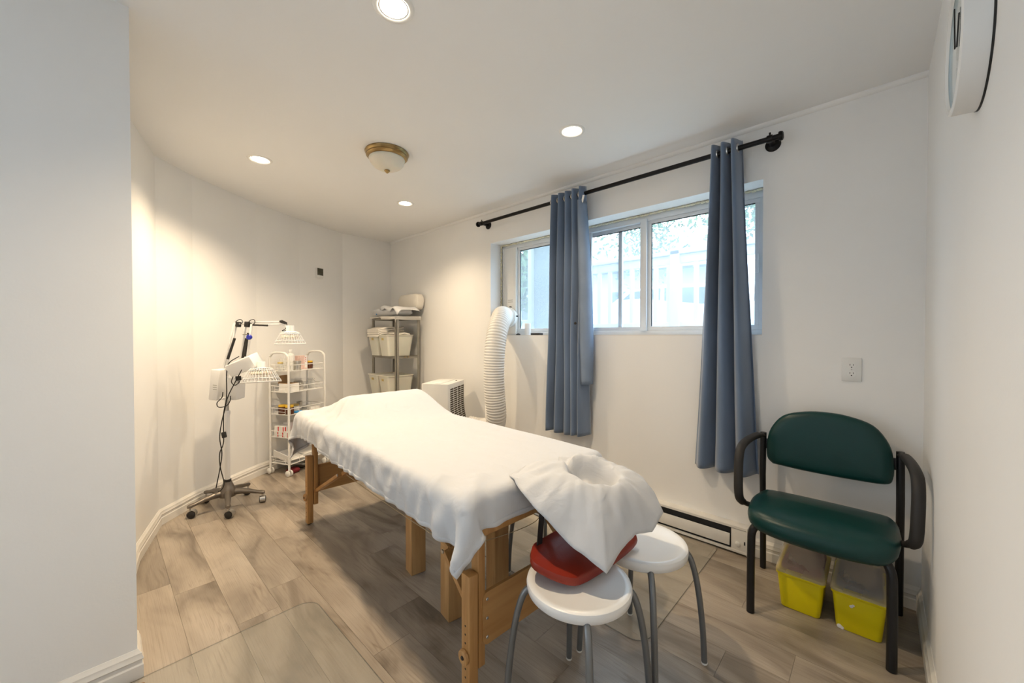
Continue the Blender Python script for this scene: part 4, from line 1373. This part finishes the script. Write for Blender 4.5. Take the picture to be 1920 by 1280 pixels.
p_ = pillow('wrapped_pillow', 'white pillow in a crumpled plastic wrap on top of the shelf', 'pillow', (-3.90, 2.225, 1.424), (0.50, 0.27, 0.095), 'sheet', 0.03, bump_=0.010, seed=3)
part('blue_mark', G().box((-0.10, -0.131, 0.03), (0.018, 0.006, 0.02), Euler((0, 0.5, 0)).to_matrix()), 'blue_pack', p_)
pillow('cushion', 'upright cream cushion against the wall behind the wrapped pillow', 'cushion', (-3.80, 2.40, 1.50), (0.38, 0.09, 0.17), 'towel', 0.02, bump_=0.003, seed=5, ex=0.2, kx=0.16)
g = G()
rows = []
for i in range(20):
    u = i / 19
    rows.append([(-3.90 + 0.36 * u, 2.076 + 0.269 * v, 1.526 + 0.012 * math.sin(5 * u + 2) * (1 - v) + 0.006 * math.sin(11 * u + 5 * v) - 0.18 * max(0, u - 0.72) - 0.30 * max(0, 0.12 - v) * (1 + 0.5 * math.sin(14 * u))) for v in np.linspace(0, 1, 12)])
o = part('plastic_sheet', g.loft(rows, cap=False, closed=False), 'sheet', None, smooth=70)
o.modifiers.new('thick', 'SOLIDIFY').thickness = 0.002
tag(o, 'crumpled white cloth thrown over the pillow on the shelf', 'cloth')

# ================================================================== HEAT LAMP STAND
LX, LY = -3.350, 0.622
LD = 2.753
hl = thing('heat_lamp_stand', 'white twin-head heat lamp on a five-star caster stand by the bent wall', 'heat lamp', (LX, LY, 0))


def lp(x, y, dd=0.0):
    """pixel at the stand's depth -> stand's local place"""
    v = px(x, y, LD + dd)
    return v - Vector((LX, LY, 0))


hub = part('base_hub', G().lathe([(0, 0.078), (0.050, 0.078), (0.054, 0.090), (0.052, 0.118), (0.040, 0.140), (0.027, 0.172), (0.024, 0.180), (0, 0.180)], 28), 'base_metal', hl, smooth=40)
part('collar', G().lathe([(0.016, 0.176), (0.022, 0.176), (0.022, 0.196), (0.0165, 0.198)], 20, cap=False), 'black_plastic', hl)
for k in range(5):
    a = math.radians(-10.5 + 70.2 * 0 + 72 * k)
    c, s = math.cos(a), math.sin(a)
    rings = []
    for r, z, w, h in ((0.030, 0.104, 0.024, 0.024), (0.08, 0.103, 0.021, 0.021), (0.135, 0.096, 0.017, 0.016), (0.186, 0.083, 0.014, 0.012), (0.214, 0.078, 0.017, 0.014), (0.228, 0.076, 0.010, 0.010)):
        rings.append([(r * c - s * w * math.cos(q), r * s + c * w * math.cos(q), z + h * math.sin(q)) for q in np.linspace(0, 2 * PI, 13)[:-1]])
    arm = part('base_arm', G().loft(rings), 'base_metal', hl, smooth=60)
    x, y = 0.214 * c, 0.214 * s
    cs = part('caster', G().tube([(x, y, 0.070), (x, y, 0.044)], 0.006, 8), 'steel', hl)
    q = a + (1.1, 1.8, 2.5, 1.7, 2.6)[k]      # each caster swivels its own way
    dx, dy = math.cos(q), math.sin(q)
    for sg in (-1, 1):
        part('wheel', G().lathe([(0, -0.008), (0.019, -0.008), (0.023, -0.003), (0.023, 0.005), (0.017, 0.009), (0, 0.009)], 18, (x + dx * 0.010 - dy * sg * 0.012, y + dy * 0.010 + dx * sg * 0.012, 0.0235), (-dy * sg, dx * sg, 0)), 'black_plastic', cs, smooth=40)
    part('hood', G().lathe([(0.0245, -0.017), (0.0265, -0.017), (0.0265, 0.017), (0.0245, 0.017)], 18, (x + dx * 0.010, y + dy * 0.010, 0.0275), (-dy, dx, 0), cap=False), 'steel', cs, smooth=40)
part('column', G().tube([(0, 0, 0.19), (0, 0, 0.665)], 0.0165, 18), 'lamp_white', hl)
part('column_sleeve', G().tube([(0, 0, 0.64), (0, 0, 0.765)], 0.0125, 16), 'steel', hl)
part('clamp', G().lathe([(0.013, 0.655), (0.021, 0.655), (0.021, 0.680), (0.013, 0.684)], 18, cap=False), 'lamp_white', hl)
vr = Vector(_R)      # direction across the view, used only to lay out the lamp's arms side by side
RV = Matrix((Vector(_R), Vector(_F0), Vector((0, 0, 1)))).transposed()


def rv(rx=0.0, ry=0.0):
    return RV @ Euler((rx, ry, 0)).to_matrix()


c_ = lp(424, 747)
part('bracket_plate', G().box(c_, (0.175, 0.05, 0.014), RV), 'lamp_white', hl, 0.003)
# tall control box
b1 = part('control_box', G().box(lp(411, 720), (0.062, 0.10, 0.215), rv(0, 0.10)), 'lamp_white', hl, 0.008)
part('vent_lines', G().box(lp(403, 722, -0.05), (0.026, 0.004, 0.003), rv(0, 0.1)).box(lp(403, 726, -0.05), (0.026, 0.004, 0.003), rv(0, 0.1)).box(lp(403, 730, -0.05), (0.026, 0.004, 0.003), rv(0, 0.1)), 'shelf_metal', b1)
# second control box leaning forward, carried by its own pedestal
b2 = part('control_box', G().box(lp(459, 683, -0.03), (0.185, 0.12, 0.088), rv(0.25, -0.40)), 'lamp_white', hl, 0.008)
part('pedestal', G().box(lp(443, 727), (0.070, 0.09, 0.150), rv(0, 0.05)), 'lamp_white', hl, 0.006)
part('socket_panel', G().box(lp(447, 709, -0.05), (0.036, 0.006, 0.032), rv(0, -0.1)), 'black_plastic', b2)
# lower arm of the first lamp: two bars and a spring
for n, (a, b, dd) in enumerate((((424, 690), (444, 605), 0.01), ((419, 690), (440, 605), 0.03))):
    part('arm_link', G().bar(lp(*a, dd), lp(*b, dd), 0.012, 0.012, _F0), 'lamp_white', hl, 0.002)
part('spring', G().tube([lp(427, 673, -0.005), lp(440, 634, -0.005)], 0.0085, 12), 'black_plastic', hl)
part('joint', G().box(lp(447, 608, 0.01), (0.026, 0.03, 0.036), rv(0, 0.15)), 'black_plastic', hl, 0.004)
part('joint_rod', G().tube([lp(446, 607), lp(464, 608)], 0.004, 8), 'steel', hl)
# upright arm of the second lamp
for (a, b, dd) in (((451, 676), (461, 606), 0.0), ((463, 676), (472, 607), -0.02)):
    part('arm_link', G().bar(lp(*a, dd), lp(*b, dd), 0.013, 0.012, _F0), 'lamp_white', hl, 0.002)
for (a, b, dd) in (((455, 671), (462, 634), -0.012), ((459, 668), (466, 624), -0.02)):
    part('spring', G().tube([lp(*a, dd), lp(*b, dd)], 0.0085, 12), 'black_plastic', hl)
part('joint', G().box(lp(465, 608, -0.01), (0.034, 0.034, 0.038), rv(0, 0.1)), 'black_plastic', hl, 0.004)
part('cross_bar', G().box(lp(461, 627, -0.02), (0.036, 0.02, 0.007), rv()), 'shelf_metal', hl, 0.002)
kb = part('knob', G().lathe([(0, 0), (0.016, 0), (0.0175, 0.006), (0.0175, 0.016), (0.014, 0.02), (0, 0.02)], 16, lp(469, 632, -0.03), -_F0), 'blue_knob', hl, smooth=40, label='blue knob')
# horizontal arm
for (a, b, dd) in (((470, 604), (527, 603), -0.02), ((472, 609), (527, 608), -0.02)):
    part('arm_link', G().bar(lp(*a, dd), lp(*b, dd), 0.010, 0.011, _F0), 'lamp_white', hl, 0.002)
part('spring', G().tube([lp(474, 609, -0.028), lp(502, 610, -0.028)], 0.0065, 12), 'black_plastic', hl)
part('joint', G().box(lp(531, 604, -0.02), (0.045, 0.024, 0.016), rv(0, 0.35)), 'black_plastic', hl, 0.004)
part('arm_link', G().bar(lp(527, 605, -0.02), lp(541, 614, -0.02), 0.014, 0.014, _F0), 'lamp_white', hl, 0.002)


def head(c, axis, rb, h, label):
    """wire-cage heat lamp head; c is the centre of the top, axis points to the open mouth"""
    z = Vector(axis).normalized()
    x = z.orthogonal().normalized(); y = z.cross(x)
    hd = part('lamp_head', G().lathe([(0.0, -0.045), (0.024, -0.045), (0.026, -0.040), (0.026, -0.004), (0.050 * rb / 0.095, 0.0), (0.052 * rb / 0.095, 0.005), (0.0, 0.005)], 28, c, z), 'lamp_white', hl, smooth=40, label=label)
    prof = [(0.050, 0.0), (0.062, 0.012), (0.074, 0.034), (0.086, 0.056), (0.095, 0.068), (0.096, 0.076)]
    k = rb / 0.095
    kh = h / 0.076
    g = G()
    for i in range(32):
        a = 2 * PI * i / 32
        d = x * math.cos(a) + y * math.sin(a)
        g.tube([c + d * r * k + z * q * kh for r, q in prof], 0.0016, 5, caps=False)
    o = part('cage_wires', g, 'lamp_white', hd); o['kind'] = 'stuff'
    for r, q in ((0.062, 0.012), (0.086, 0.056), (0.096, 0.076)):
        part('cage_ring', G().tube([c + (x * math.cos(a) + y * math.sin(a)) * r * k + z * q * kh for a in np.linspace(0, 2 * PI, 41)[:-1]], 0.0030, 8, closed=True), 'lamp_white', hd, smooth=60)
    part('cage_bars', G().bar(c + x * 0.094 * k + z * h, c - x * 0.094 * k + z * h, 0.004, 0.004).bar(c + y * 0.094 * k + z * h, c - y * 0.094 * k + z * h, 0.004, 0.004), 'lamp_white', hd)
    part('heat_plate', G().lathe([(0.0, 0.022), (0.045 * k, 0.022), (0.054 * k, 0.028), (0.056 * k, 0.040), (0.052 * k, 0.044), (0, 0.044)], 32, c, z), 'frost', hd, smooth=40)
    return hd


head(lp(544, 622, -0.02), (0.02, 0.0, -1), 0.095, 0.084, 'upper lamp head in a white wire cage')
head(lp(490, 690, -0.05), (_R * 0.06 - _F0 * 0.10 + np.array([0, 0, -1])), 0.118, 0.095, 'lower lamp head in a white wire cage')
part('head_neck', G().tube([lp(478, 690, -0.04), lp(491, 683, -0.05)], 0.012, 12), 'lamp_white', hl)
for pts_ in ([(441, 604), (446, 600), (452, 599), (455, 604), (450, 608)], [(466, 604), (470, 600), (476, 599), (478, 604), (474, 609)],
             [(528, 600), (536, 604), (538, 609), (535, 616), (529, 620), (534, 620), (543, 617)]):
    part('lamp_cable', G().tube(bez([lp(*p, -0.03) for p in pts_], 6), 0.0026, 8), 'cable', hl)
part('lamp_cable', G().tube(bez([lp(x, y, -0.07) for x, y in [(448, 668), (430, 680), (425, 700), (425, 740), (422, 765), (416, 790), (412, 820), (416, 850), (412, 880), (405, 915)]], 8), 0.0032, 8), 'cable', hl)
part('lamp_cable', G().tube(bez([lp(x, y, -0.08) for x, y in [(466, 670), (455, 690), (440, 718), (428, 742), (420, 770), (419, 800), (419, 830), (412, 850), (413, 875), (420, 905), (415, 918), (409, 921)]], 8), 0.0032, 8), 'cable', hl)
part('lamp_cable', G().tube(bez([lp(x, y, -0.075) for x, y in [(437, 706), (434, 716), (440, 722), (447, 718), (449, 714)]], 6), 0.003, 8), 'cable', hl)
part('lamp_cable', G().tube(bez([lp(x, y, -0.07) for x, y in [(418, 735), (416, 745), (407, 755), (410, 763), (424, 761), (431, 752), (432, 742)]], 6), 0.003, 8), 'cable', hl)
part('cable_plug', G().box(lp(420, 815, -0.075), (0.024, 0.02, 0.04), rv(0, -0.2)), 'black_plastic', hl, 0.003)

# ================================================================== WHITE TROLLEY
CXY = [(-3.687, 1.121), (-3.842, 1.481)]
ex = (Vector(CXY[1]) - Vector(CXY[0])); CLEN = ex.length; ca = math.atan2(ex.y, ex.x)
CWID = 0.220
# local x along the long side, local y = away from the viewer (towards the wall)
tr = thing('utility_trolley', 'white wire utility trolley on casters, five shelves full of small things', 'trolley', (*CXY[0], 0), ca)
for x in (0.0, CLEN):
    fr_ = part('end_frame', G().tube(bez([(x, 0, 0.05), (x, 0, 0.5), (x, 0, 0.98), (x, 0.010, 1.035), (x, 0.045, 1.062), (x, CWID / 2, 1.066), (x, CWID - 0.045, 1.062), (x, CWID - 0.010, 1.035), (x, CWID, 0.98), (x, CWID, 0.5), (x, CWID, 0.05)], 6), 0.0095, 10), 'enamel', tr, smooth=50)
    for y in (0, CWID):
        cs = part('caster', G().tube([(x, y, 0.06), (x, y, 0.035)], 0.006, 8), 'enamel', tr)
        for sg in (-1, 1):
            part('wheel', G().lathe([(0, -0.006), (0.022, -0.006), (0.026, -0.002), (0.026, 0.004), (0.018, 0.010), (0, 0.010)], 18, (x + sg * 0.014, y, 0.0262), (sg, 0, 0)), 'white_plastic', cs, smooth=40)
TIERS = [0.095, 0.325, 0.525, 0.720, 0.905]
for z in TIERS:
    tr_ = part('tray', G().box((CLEN / 2, CWID / 2, z - 0.002), (CLEN - 0.012, CWID - 0.012, 0.003)), 'enamel', tr)
    g = G()
    for zz, r in ((z + 0.052, 0.0032), (z, 0.0026)):
        g2 = G().tube([(0.006, 0.004, zz), (CLEN - 0.006, 0.004, zz), (CLEN - 0.006, CWID - 0.004, zz), (0.006, CWID - 0.004, zz)], r, 7, closed=True)
        part('rim_wire', g2, 'enamel', tr_)
    for k in range(5):
        x = 0.02 + (CLEN - 0.04) * k / 4
        for y in (0.004, CWID - 0.004):
            g.tube([(x, y, z), (x, y, z + 0.052)], 0.0018, 5)
    for x in (0.006, CLEN - 0.006):
        for y in (0.05, CWID - 0.05):
            g.tube([(x, y, z), (x, y, z + 0.052)], 0.0018, 5)
        g.tube([(x, 0.05, z + 0.024), (x, CWID - 0.05, z + 0.024)], 0.0022, 5)
    part('upright_wires', g, 'enamel', tr_)[
        'kind'] = 'stuff'
E2 = None
CM = Matrix.Translation((*CXY[0], 0)) @ Matrix.Rotation(ca, 4, 'Z')


def on_cart(o, x, y, z, rz=0.0):
    o.location = CM @ Vector((x, y, z))
    o.rotation_euler = (0, 0, ca + rz)
    return o


def jar(name, label, x, y, z, r, h, mbody, mlid, lidh=0.014, group=None, cat='jar'):
    t = thing(name, label, cat, (0, 0, 0), 0, group)
    part('glass_body', G().lathe([(0, 0), (r * 0.92, 0), (r, 0.004), (r, h * 0.72), (r * 0.82, h * 0.84), (r * 0.80, h - lidh), (0, h - lidh)], 20), mbody, t, smooth=35)
    part('lid', G().lathe([(0, h - lidh), (r * 0.93, h - lidh), (r * 0.93, h - 0.002), (r * 0.88, h), (0, h)], 20), mlid, t, smooth=35)
    return on_cart(t, x, y, z)


def carton(name, label, x, y, z, dims, m, cat='box', rz=0.0, stripe=None, group=None):
    t = thing(name, label, cat, (0, 0, 0), 0, group)
    w, d, h = dims
    part('carton', G().box((0, 0, h / 2), (w, d, h)), m, t, 0.001, 1)
    if stripe:
        part('red_band', G().box((-w / 2 - 0.0004, -d / 2 + d * 0.16, h * 0.5), (0.0012, d * 0.2, h * 0.9)).box((-w / 2 + w * 0.2, -d / 2 - 0.0004, h * 0.5), (w * 0.16, 0.0012, h * 0.8)), 'redprint', t)
    return on_cart(t, x, y, z, rz)


def cup(name, label, x, y, z, r, h, m, cat='cup', inner=None):
    t = thing(name, label, cat)
    part('wall', G().lathe([(0, 0), (r * 0.92, 0), (r * 0.94, 0.003), (r, h), (r * 0.94, h), (r * 0.88, 0.006), (0, 0.006)], 22), m, t, smooth=35)
    part('rim', G().tube([(r * 0.97 * math.cos(a), r * 0.97 * math.sin(a), h) for a in np.linspace(0, 2 * PI, 23)[:-1]], 0.0022, 6, closed=True), m, t)
    return on_cart(t, x, y, z)


z1, z2, z3, z4, z5 = [TIERS[i] for i in (4, 3, 2, 1, 0)]
# top tray
jar('small_jar', 'small amber jar with gold lid at the wall end of the trolley top tray', 0.045, 0.150, z1, 0.024, 0.075, 'glass', 'gold_lid')
cup('glass_beaker', 'clear glass beaker holding swabs on the trolley top tray', 0.062, 0.055, z1, 0.028, 0.075, 'glass', 'beaker')
t = thing('pump_bottle', 'tall white lotion bottle on the trolley top tray under the lamp', 'bottle')
part('bottle_body', G().lathe([(0, 0), (0.029, 0), (0.031, 0.005), (0.031, 0.125), (0.026, 0.140), (0.013, 0.150), (0.013, 0.160), (0, 0.160)], 24), 'white_plastic', t, smooth=40)
part('cap', G().lathe([(0, 0.160), (0.015, 0.160), (0.015, 0.178), (0.012, 0.182), (0, 0.182)], 18), 'white_plastic', t, smooth=40)
on_cart(t, 0.163, 0.165, z1)
cup('steel_cup', 'steel cup with instruments on the trolley top tray', 0.135, 0.055, z1, 0.032, 0.082, 'steel')
t = thing('pink_box', 'pink and white printed box standing on the trolley top tray', 'box')
part('carton', G().box((0, 0, 0.062), (0.085, 0.06, 0.124)), 'pinkbox', t, 0.001, 1)
part('white_side', G().box((0.024, -0.0305, 0.068), (0.026, 0.0012, 0.112)), 'paper', t)
for k in range(3): part('red_dot', G().lathe([(0, 0), (0.005, 0), (0.005, 0.001), (0, 0.001)], 10, (0.02, -0.031, 0.104 - 0.016 * k), (0, -1, 0)), 'redprint', t)
on_cart(t, 0.246, 0.13, z1)
jar('amber_jar', 'amber jar with yellow lid alone on the trolley top tray', 0.328, 0.12, z1, 0.030, 0.072, 'amber', 'yellow_lid')
t = thing('swab_stand', 'clear upright swab holder behind the trolley top rail', 'holder')
part('stand_body', G().box((0, 0, 0.05), (0.05, 0.04, 0.10)), 'glass', t, 0.003)
for k in range(4): part('swab', G().tube([(-0.015 + 0.01 * k, 0, 0.03), (-0.018 + 0.012 * k, 0.004, 0.13)], 0.0015, 6), 'paper', t)
on_cart(t, 0.099, 0.178, z1)
# second tray
t = thing('tissue_carton', 'white carton with raised brown cardboard flap on the second trolley tray', 'box')
part('carton', G().box((0, 0, 0.036), (0.105, 0.12, 0.072)), 'paper', t, 0.001, 1)
part('flap', G().box((0.0, 0.061, 0.105), (0.105, 0.003, 0.075), Euler((0.18, 0, 0)).to_matrix()), 'card', t)
part('inner_void', G().box((0, 0, 0.0725), (0.095, 0.11, 0.002)), 'card', t)
on_cart(t, 0.085, 0.095, z2)
cup('steel_canister', 'round steel canister on the second trolley tray beside the carton', 0.195, 0.10, z2, 0.036, 0.062, 'steel', 'canister')
cup('steel_canister', 'wide steel canister with wire stand on the second trolley tray', 0.240, 0.165, z2, 0.038, 0.070, 'steel', 'canister')
jar('glass_bottle', 'clear glass bottle with rounded shoulders on the second trolley tray', 0.338, 0.11, z2, 0.033, 0.090, 'glass', 'glass', 0.012, None, 'bottle')
# third tray
jar('amber_jar', 'squat amber jar with yellow lid on the third trolley tray nearest the wall', 0.053, 0.135, z3, 0.036, 0.078, 'amber', 'yellow_lid', 0.016)
jar('amber_jar', 'squat amber jar with yellow lid beside the trolley post on the third tray', 0.055, 0.058, z3, 0.036, 0.078, 'amber', 'yellow_lid', 0.016)
jar('cream_tub', 'white tub with flat gold lid on the third trolley tray', 0.180, 0.145, z3, 0.042, 0.062, 'paper', 'gold_lid', 0.018, None, 'tub')
cup('steel_cup', 'narrow steel cup with a stick on the third trolley tray', 0.245, 0.155, z3, 0.024, 0.075, 'steel')
o = part('blue_packet', G().prism(rrect(0.075, 0.045, 0.01), 0, 0.014), 'blue_pack', None, 0.003); on_cart(o, 0.140, 0.06, z3)
tag(o, 'flat blue packet lying on the third trolley tray', 'packet')
o = carton('white_packet', 'low white packet lying at the far end of the third trolley tray', 0.33, 0.12, z3, (0.10, 0.13, 0.022), 'paper', 'packet')
# fourth tray
ML = ['small red-banded white carton by the wall, bottom layer of the fourth trolley tray', 'small red-banded white carton in mid row, bottom layer of the fourth trolley tray',
      'small red-banded white carton touching the red carton, bottom layer of the fourth tray', 'small red-banded white carton by the wall, top layer of the fourth trolley tray',
      'small red-banded white carton towards the post, top layer of the fourth trolley tray']
for k, (x, y, lv) in enumerate(((0.056, 0.172, 0), (0.056, 0.116, 0), (0.058, 0.058, 0), (0.057, 0.170, 1), (0.058, 0.114, 1))):
    carton('medicine_box', ML[k], x, y, z4 + 0.046 * lv, (0.075, 0.052, 0.045), 'paper', 'box', 0.02 * k, True, 'white and red cartons in the trolley')
carton('medicine_box', 'lilac white carton pushed to the back of the fourth trolley tray', 0.158, 0.168, z4, (0.10, 0.06, 0.105), 'paper', 'box', 0.1)
carton('red_carton', 'flat red carton on the fourth trolley tray beside the post', 0.152, 0.056, z4, (0.085, 0.075, 0.030), 'redprint', 'box', 0.1)
carton('white_carton', 'plain white carton beside the flat red carton in the trolley', 0.265, 0.075, z4, (0.09, 0.09, 0.06), 'paper', 'box', -0.1)
# bottom tray
t = thing('folded_paper', 'folded white paper tray leaning in the trolley bottom', 'paper')
R1 = Euler((0.30, 0, 0.0)).to_matrix()
part('leaf', G().box((0.0, 0, 0.042), (0.16, 0.20, 0.004), Euler((0.26, 0.05, 0)).to_matrix()), 'paper', t)
part('side_leaf', G().box((-0.081, 0, 0.05), (0.004, 0.19, 0.06), Euler((0.26, -0.15, 0)).to_matrix()), 'paper', t)
on_cart(t, 0.10, 0.112, z5 + 0.01)
t = thing('long_carton', 'long flat white carton in the trolley bottom', 'box')
part('carton', G().box((0, 0, 0.022), (0.182, 0.17, 0.044)), 'paper', t, 0.002)
part('lid_flap', G().box((0.0, 0.0, 0.0455), (0.187, 0.175, 0.003)), 'paper', t)
on_cart(t, 0.281, 0.112, z5)
# on the floor under the trolley
t = thing('steel_bowl', 'shallow steel bowl on the floor under the trolley', 'bowl')
part('bowl', G().lathe([(0, 0.004), (0.06, 0.004), (0.11, 0.035), (0.125, 0.052), (0.122, 0.053), (0.106, 0.037), (0.058, 0.008), (0, 0.008)], 32), 'steel', t, smooth=50)
part('bowl_rim', G().tube([(0.124 * math.cos(a), 0.124 * math.sin(a), 0.053) for a in np.linspace(0, 2 * PI, 33)[:-1]], 0.003, 6, closed=True), 'steel', t)
on_cart(t, 0.252, 0.115, 0)
o = pillow('maroon_pouch', 'dark maroon pouch on the floor under the trolley', 'pouch', (0, 0, 0), (0.10, 0.08, 0.045), 'maroon', bump_=0.004, seed=9); on_cart(o, 0.079, 0.05, 0.0)

o = pillow('dust_scrap', 'curled brown leaf scrap on the floor at the partition corner', 'scrap', (-1.852, 0.070, 0.001), (0.075, 0.018, 0.012), 'dirt', 0.9, bump_=0.002, seed=2)

# ================================================================== OUTSIDE
GZ = 1.10
g = G().box((-1.5, 14.0, GZ - 0.05), (40, 22.3, 0.1))
tag(part('ground', g, 'lawn', None, smooth=0), 'grass and gravel outside the window', None, None, 'structure')
# speckled wing wall and trim post close to the window
g = G().box((-2.545, 3.34, 1.9), (0.42, 0.10, 2.0))
tag(part('wall_outside', g, 'stucco', None, smooth=0), 'grey speckled stucco wall seen through the window', None, None, 'structure')
g = G().box((-2.785, 3.27, 1.9), (0.05, 0.05, 1.62)).box((-2.785, 3.25, 1.45), (0.03, 0.02, 0.10))
tag(part('trim_2', g, 'fence', None, 0.003), 'white trim post against the stucco wall outside', None, None, 'structure')

fe = thing('deck_railing', 'white wooden railing with slim pickets outside the window', 'railing', (0, 3.9, GZ))
part('top_rail', G().box((-0.9, 0, 0.925), (3.4, 0.09, 0.04)).box((-0.9, 0, 0.86), (3.4, 0.035, 0.085)), 'fence', fe, 0.004)
part('bottom_rail', G().box((-0.9, 0, 0.205), (3.4, 0.04, 0.085)), 'fence', fe, 0.004)
for x in (-2.56, -1.45, 0.75):
    part('post', G().box((x, 0, 0.475), (0.09, 0.09, 0.95)), 'fence', fe, 0.004)
i = 0
x = -2.43
while x < 0.70:
    if min(abs(x - q) for q in (-2.56, -1.45, 0.75)) > 0.07:
        part('picket', G().box((x, 0, 0.53), (0.040, 0.03, 0.60)), 'fence', fe)
    x += 0.130

# parked car
car = thing('parked_car', 'pale silver car parked beyond the white railing', 'car', (-3.3, 8.3, 0.70), math.radians(6))
prof_ = [(-2.15, 0.35), (-2.2, 0.75), (-1.55, 0.95), (-1.1, 1.0), (-0.55, 1.46), (0.2, 1.52), (1.2, 1.47), (1.75, 1.05), (2.1, 0.98), (2.18, 0.6), (2.12, 0.35)]
part('car_body', G().loft([[(x, y * (1 if z < 1.05 else 0.86), z) for x, z in prof_] for y in (-0.88, 0.88)]), 'carpaint', car, 0.06, 3)
for s in (-1, 1):
    for (xa, xb, xc, xd) in ((-0.98, -0.42, -0.50, -0.02), ):
        pass
    y = s * 0.805
    for poly in ([(-0.92, 1.04), (-0.45, 1.40), (0.12, 1.44), (0.12, 1.04)], [(0.20, 1.04), (0.20, 1.44), (1.12, 1.40), (1.50, 1.06)]):
        part('car_window', G().loft([[(x, y - s * 0.02 + dy, z) for x, z in poly] for dy in (-0.03, 0.03)]), 'carglass', car)
    for x in (-1.35, 1.35):
        w = part('wheel', G().lathe([(0, -0.1), (0.26, -0.1), (0.33, -0.07), (0.33, 0.07), (0.26, 0.1), (0, 0.1)], 28, (x, s * 0.82, 0.33), (0, 1, 0)), 'tyre', car, smooth=30)
        part('hubcap', G().lathe([(0, 0), (0.19, 0), (0.17, 0.02), (0, 0.03)], 20, (x, s * 0.92, 0.33), (0, s, 0)), 'steel', w)

# pale house across the way
ho = thing('neighbour_house', 'pale sided house across the way with a grey roof', 'house', (-9.5, 17.0, 0.6), math.radians(12))
part('house_wall', G().box((0, 0, 1.6), (9, 5, 3.2)), 'siding', ho)
part('house_roof', G().loft([[(x, -3.0, 3.2), (x, 0, 4.8), (x, 3.0, 3.2)] for x in (-4.9, 4.9)]), 'roof', ho)
for x in (-3, -1, 1.2, 3):
    f = part('house_window', G().box((x, -2.52, 1.9), (1.0, 0.08, 1.2)), 'fence', ho)
    part('house_pane', G().box((x, -2.57, 1.9), (0.84, 0.03, 1.04)), 'carglass', f)


def tree(x, y, h, rx, label, seed, n=1500):
    r = np.random.default_rng(seed)
    t = thing('leafy_tree', label, 'tree', (x, y, GZ - 0.02))
    part('trunk', G().tube(bez([(0, 0, 0), (0.05, 0.02, h * 0.3), (-0.05, 0.03, h * 0.6), (0, 0, h * 0.85)], 5), [0.14 - 0.11 * i / 15 for i in range(16)], 9), 'bark', t)
    cl = r.normal(0, 1, (16, 3)) * [rx * 0.42, rx * 0.42, h * 0.16] + [0, 0, h * 0.62]
    g = G()
    for k in range(n):
        c = cl[k % 16] + r.normal(0, 1, 3) * rx * 0.20
        s = r.uniform(0.05, 0.11)
        a, b = r.normal(0, 1, 3), r.normal(0, 1, 3)
        a /= np.linalg.norm(a); b -= a * (a @ b); b /= np.linalg.norm(b)
        g.add([c - a * s, c + b * s * 0.5, c + a * s, c - b * s * 0.5], [(0, 1, 2, 3)])
    o = part('foliage', g, 'leaf', t, smooth=0)
    o['kind'] = 'stuff'
    return t


tree(-1.9, 9.8, 5.5, 2.2, 'broad leafy tree beside the parked car', 1, 2600)
tree(-5.6, 12.2, 6.0, 2.4, 'tall leafy tree behind the parked car roof', 2, 2600)
tree(2.4, 7.6, 4.2, 1.5, 'young leafy tree close behind the railing end', 3, 2200)
tree(-4.3, 5.1, 3.2, 1.1, 'low pale shrub-like tree by the stucco wall', 4, 1800)
tree(-12.5, 11.0, 5.0, 1.7, 'round leafy tree at the end of the pale house', 5, 2600)
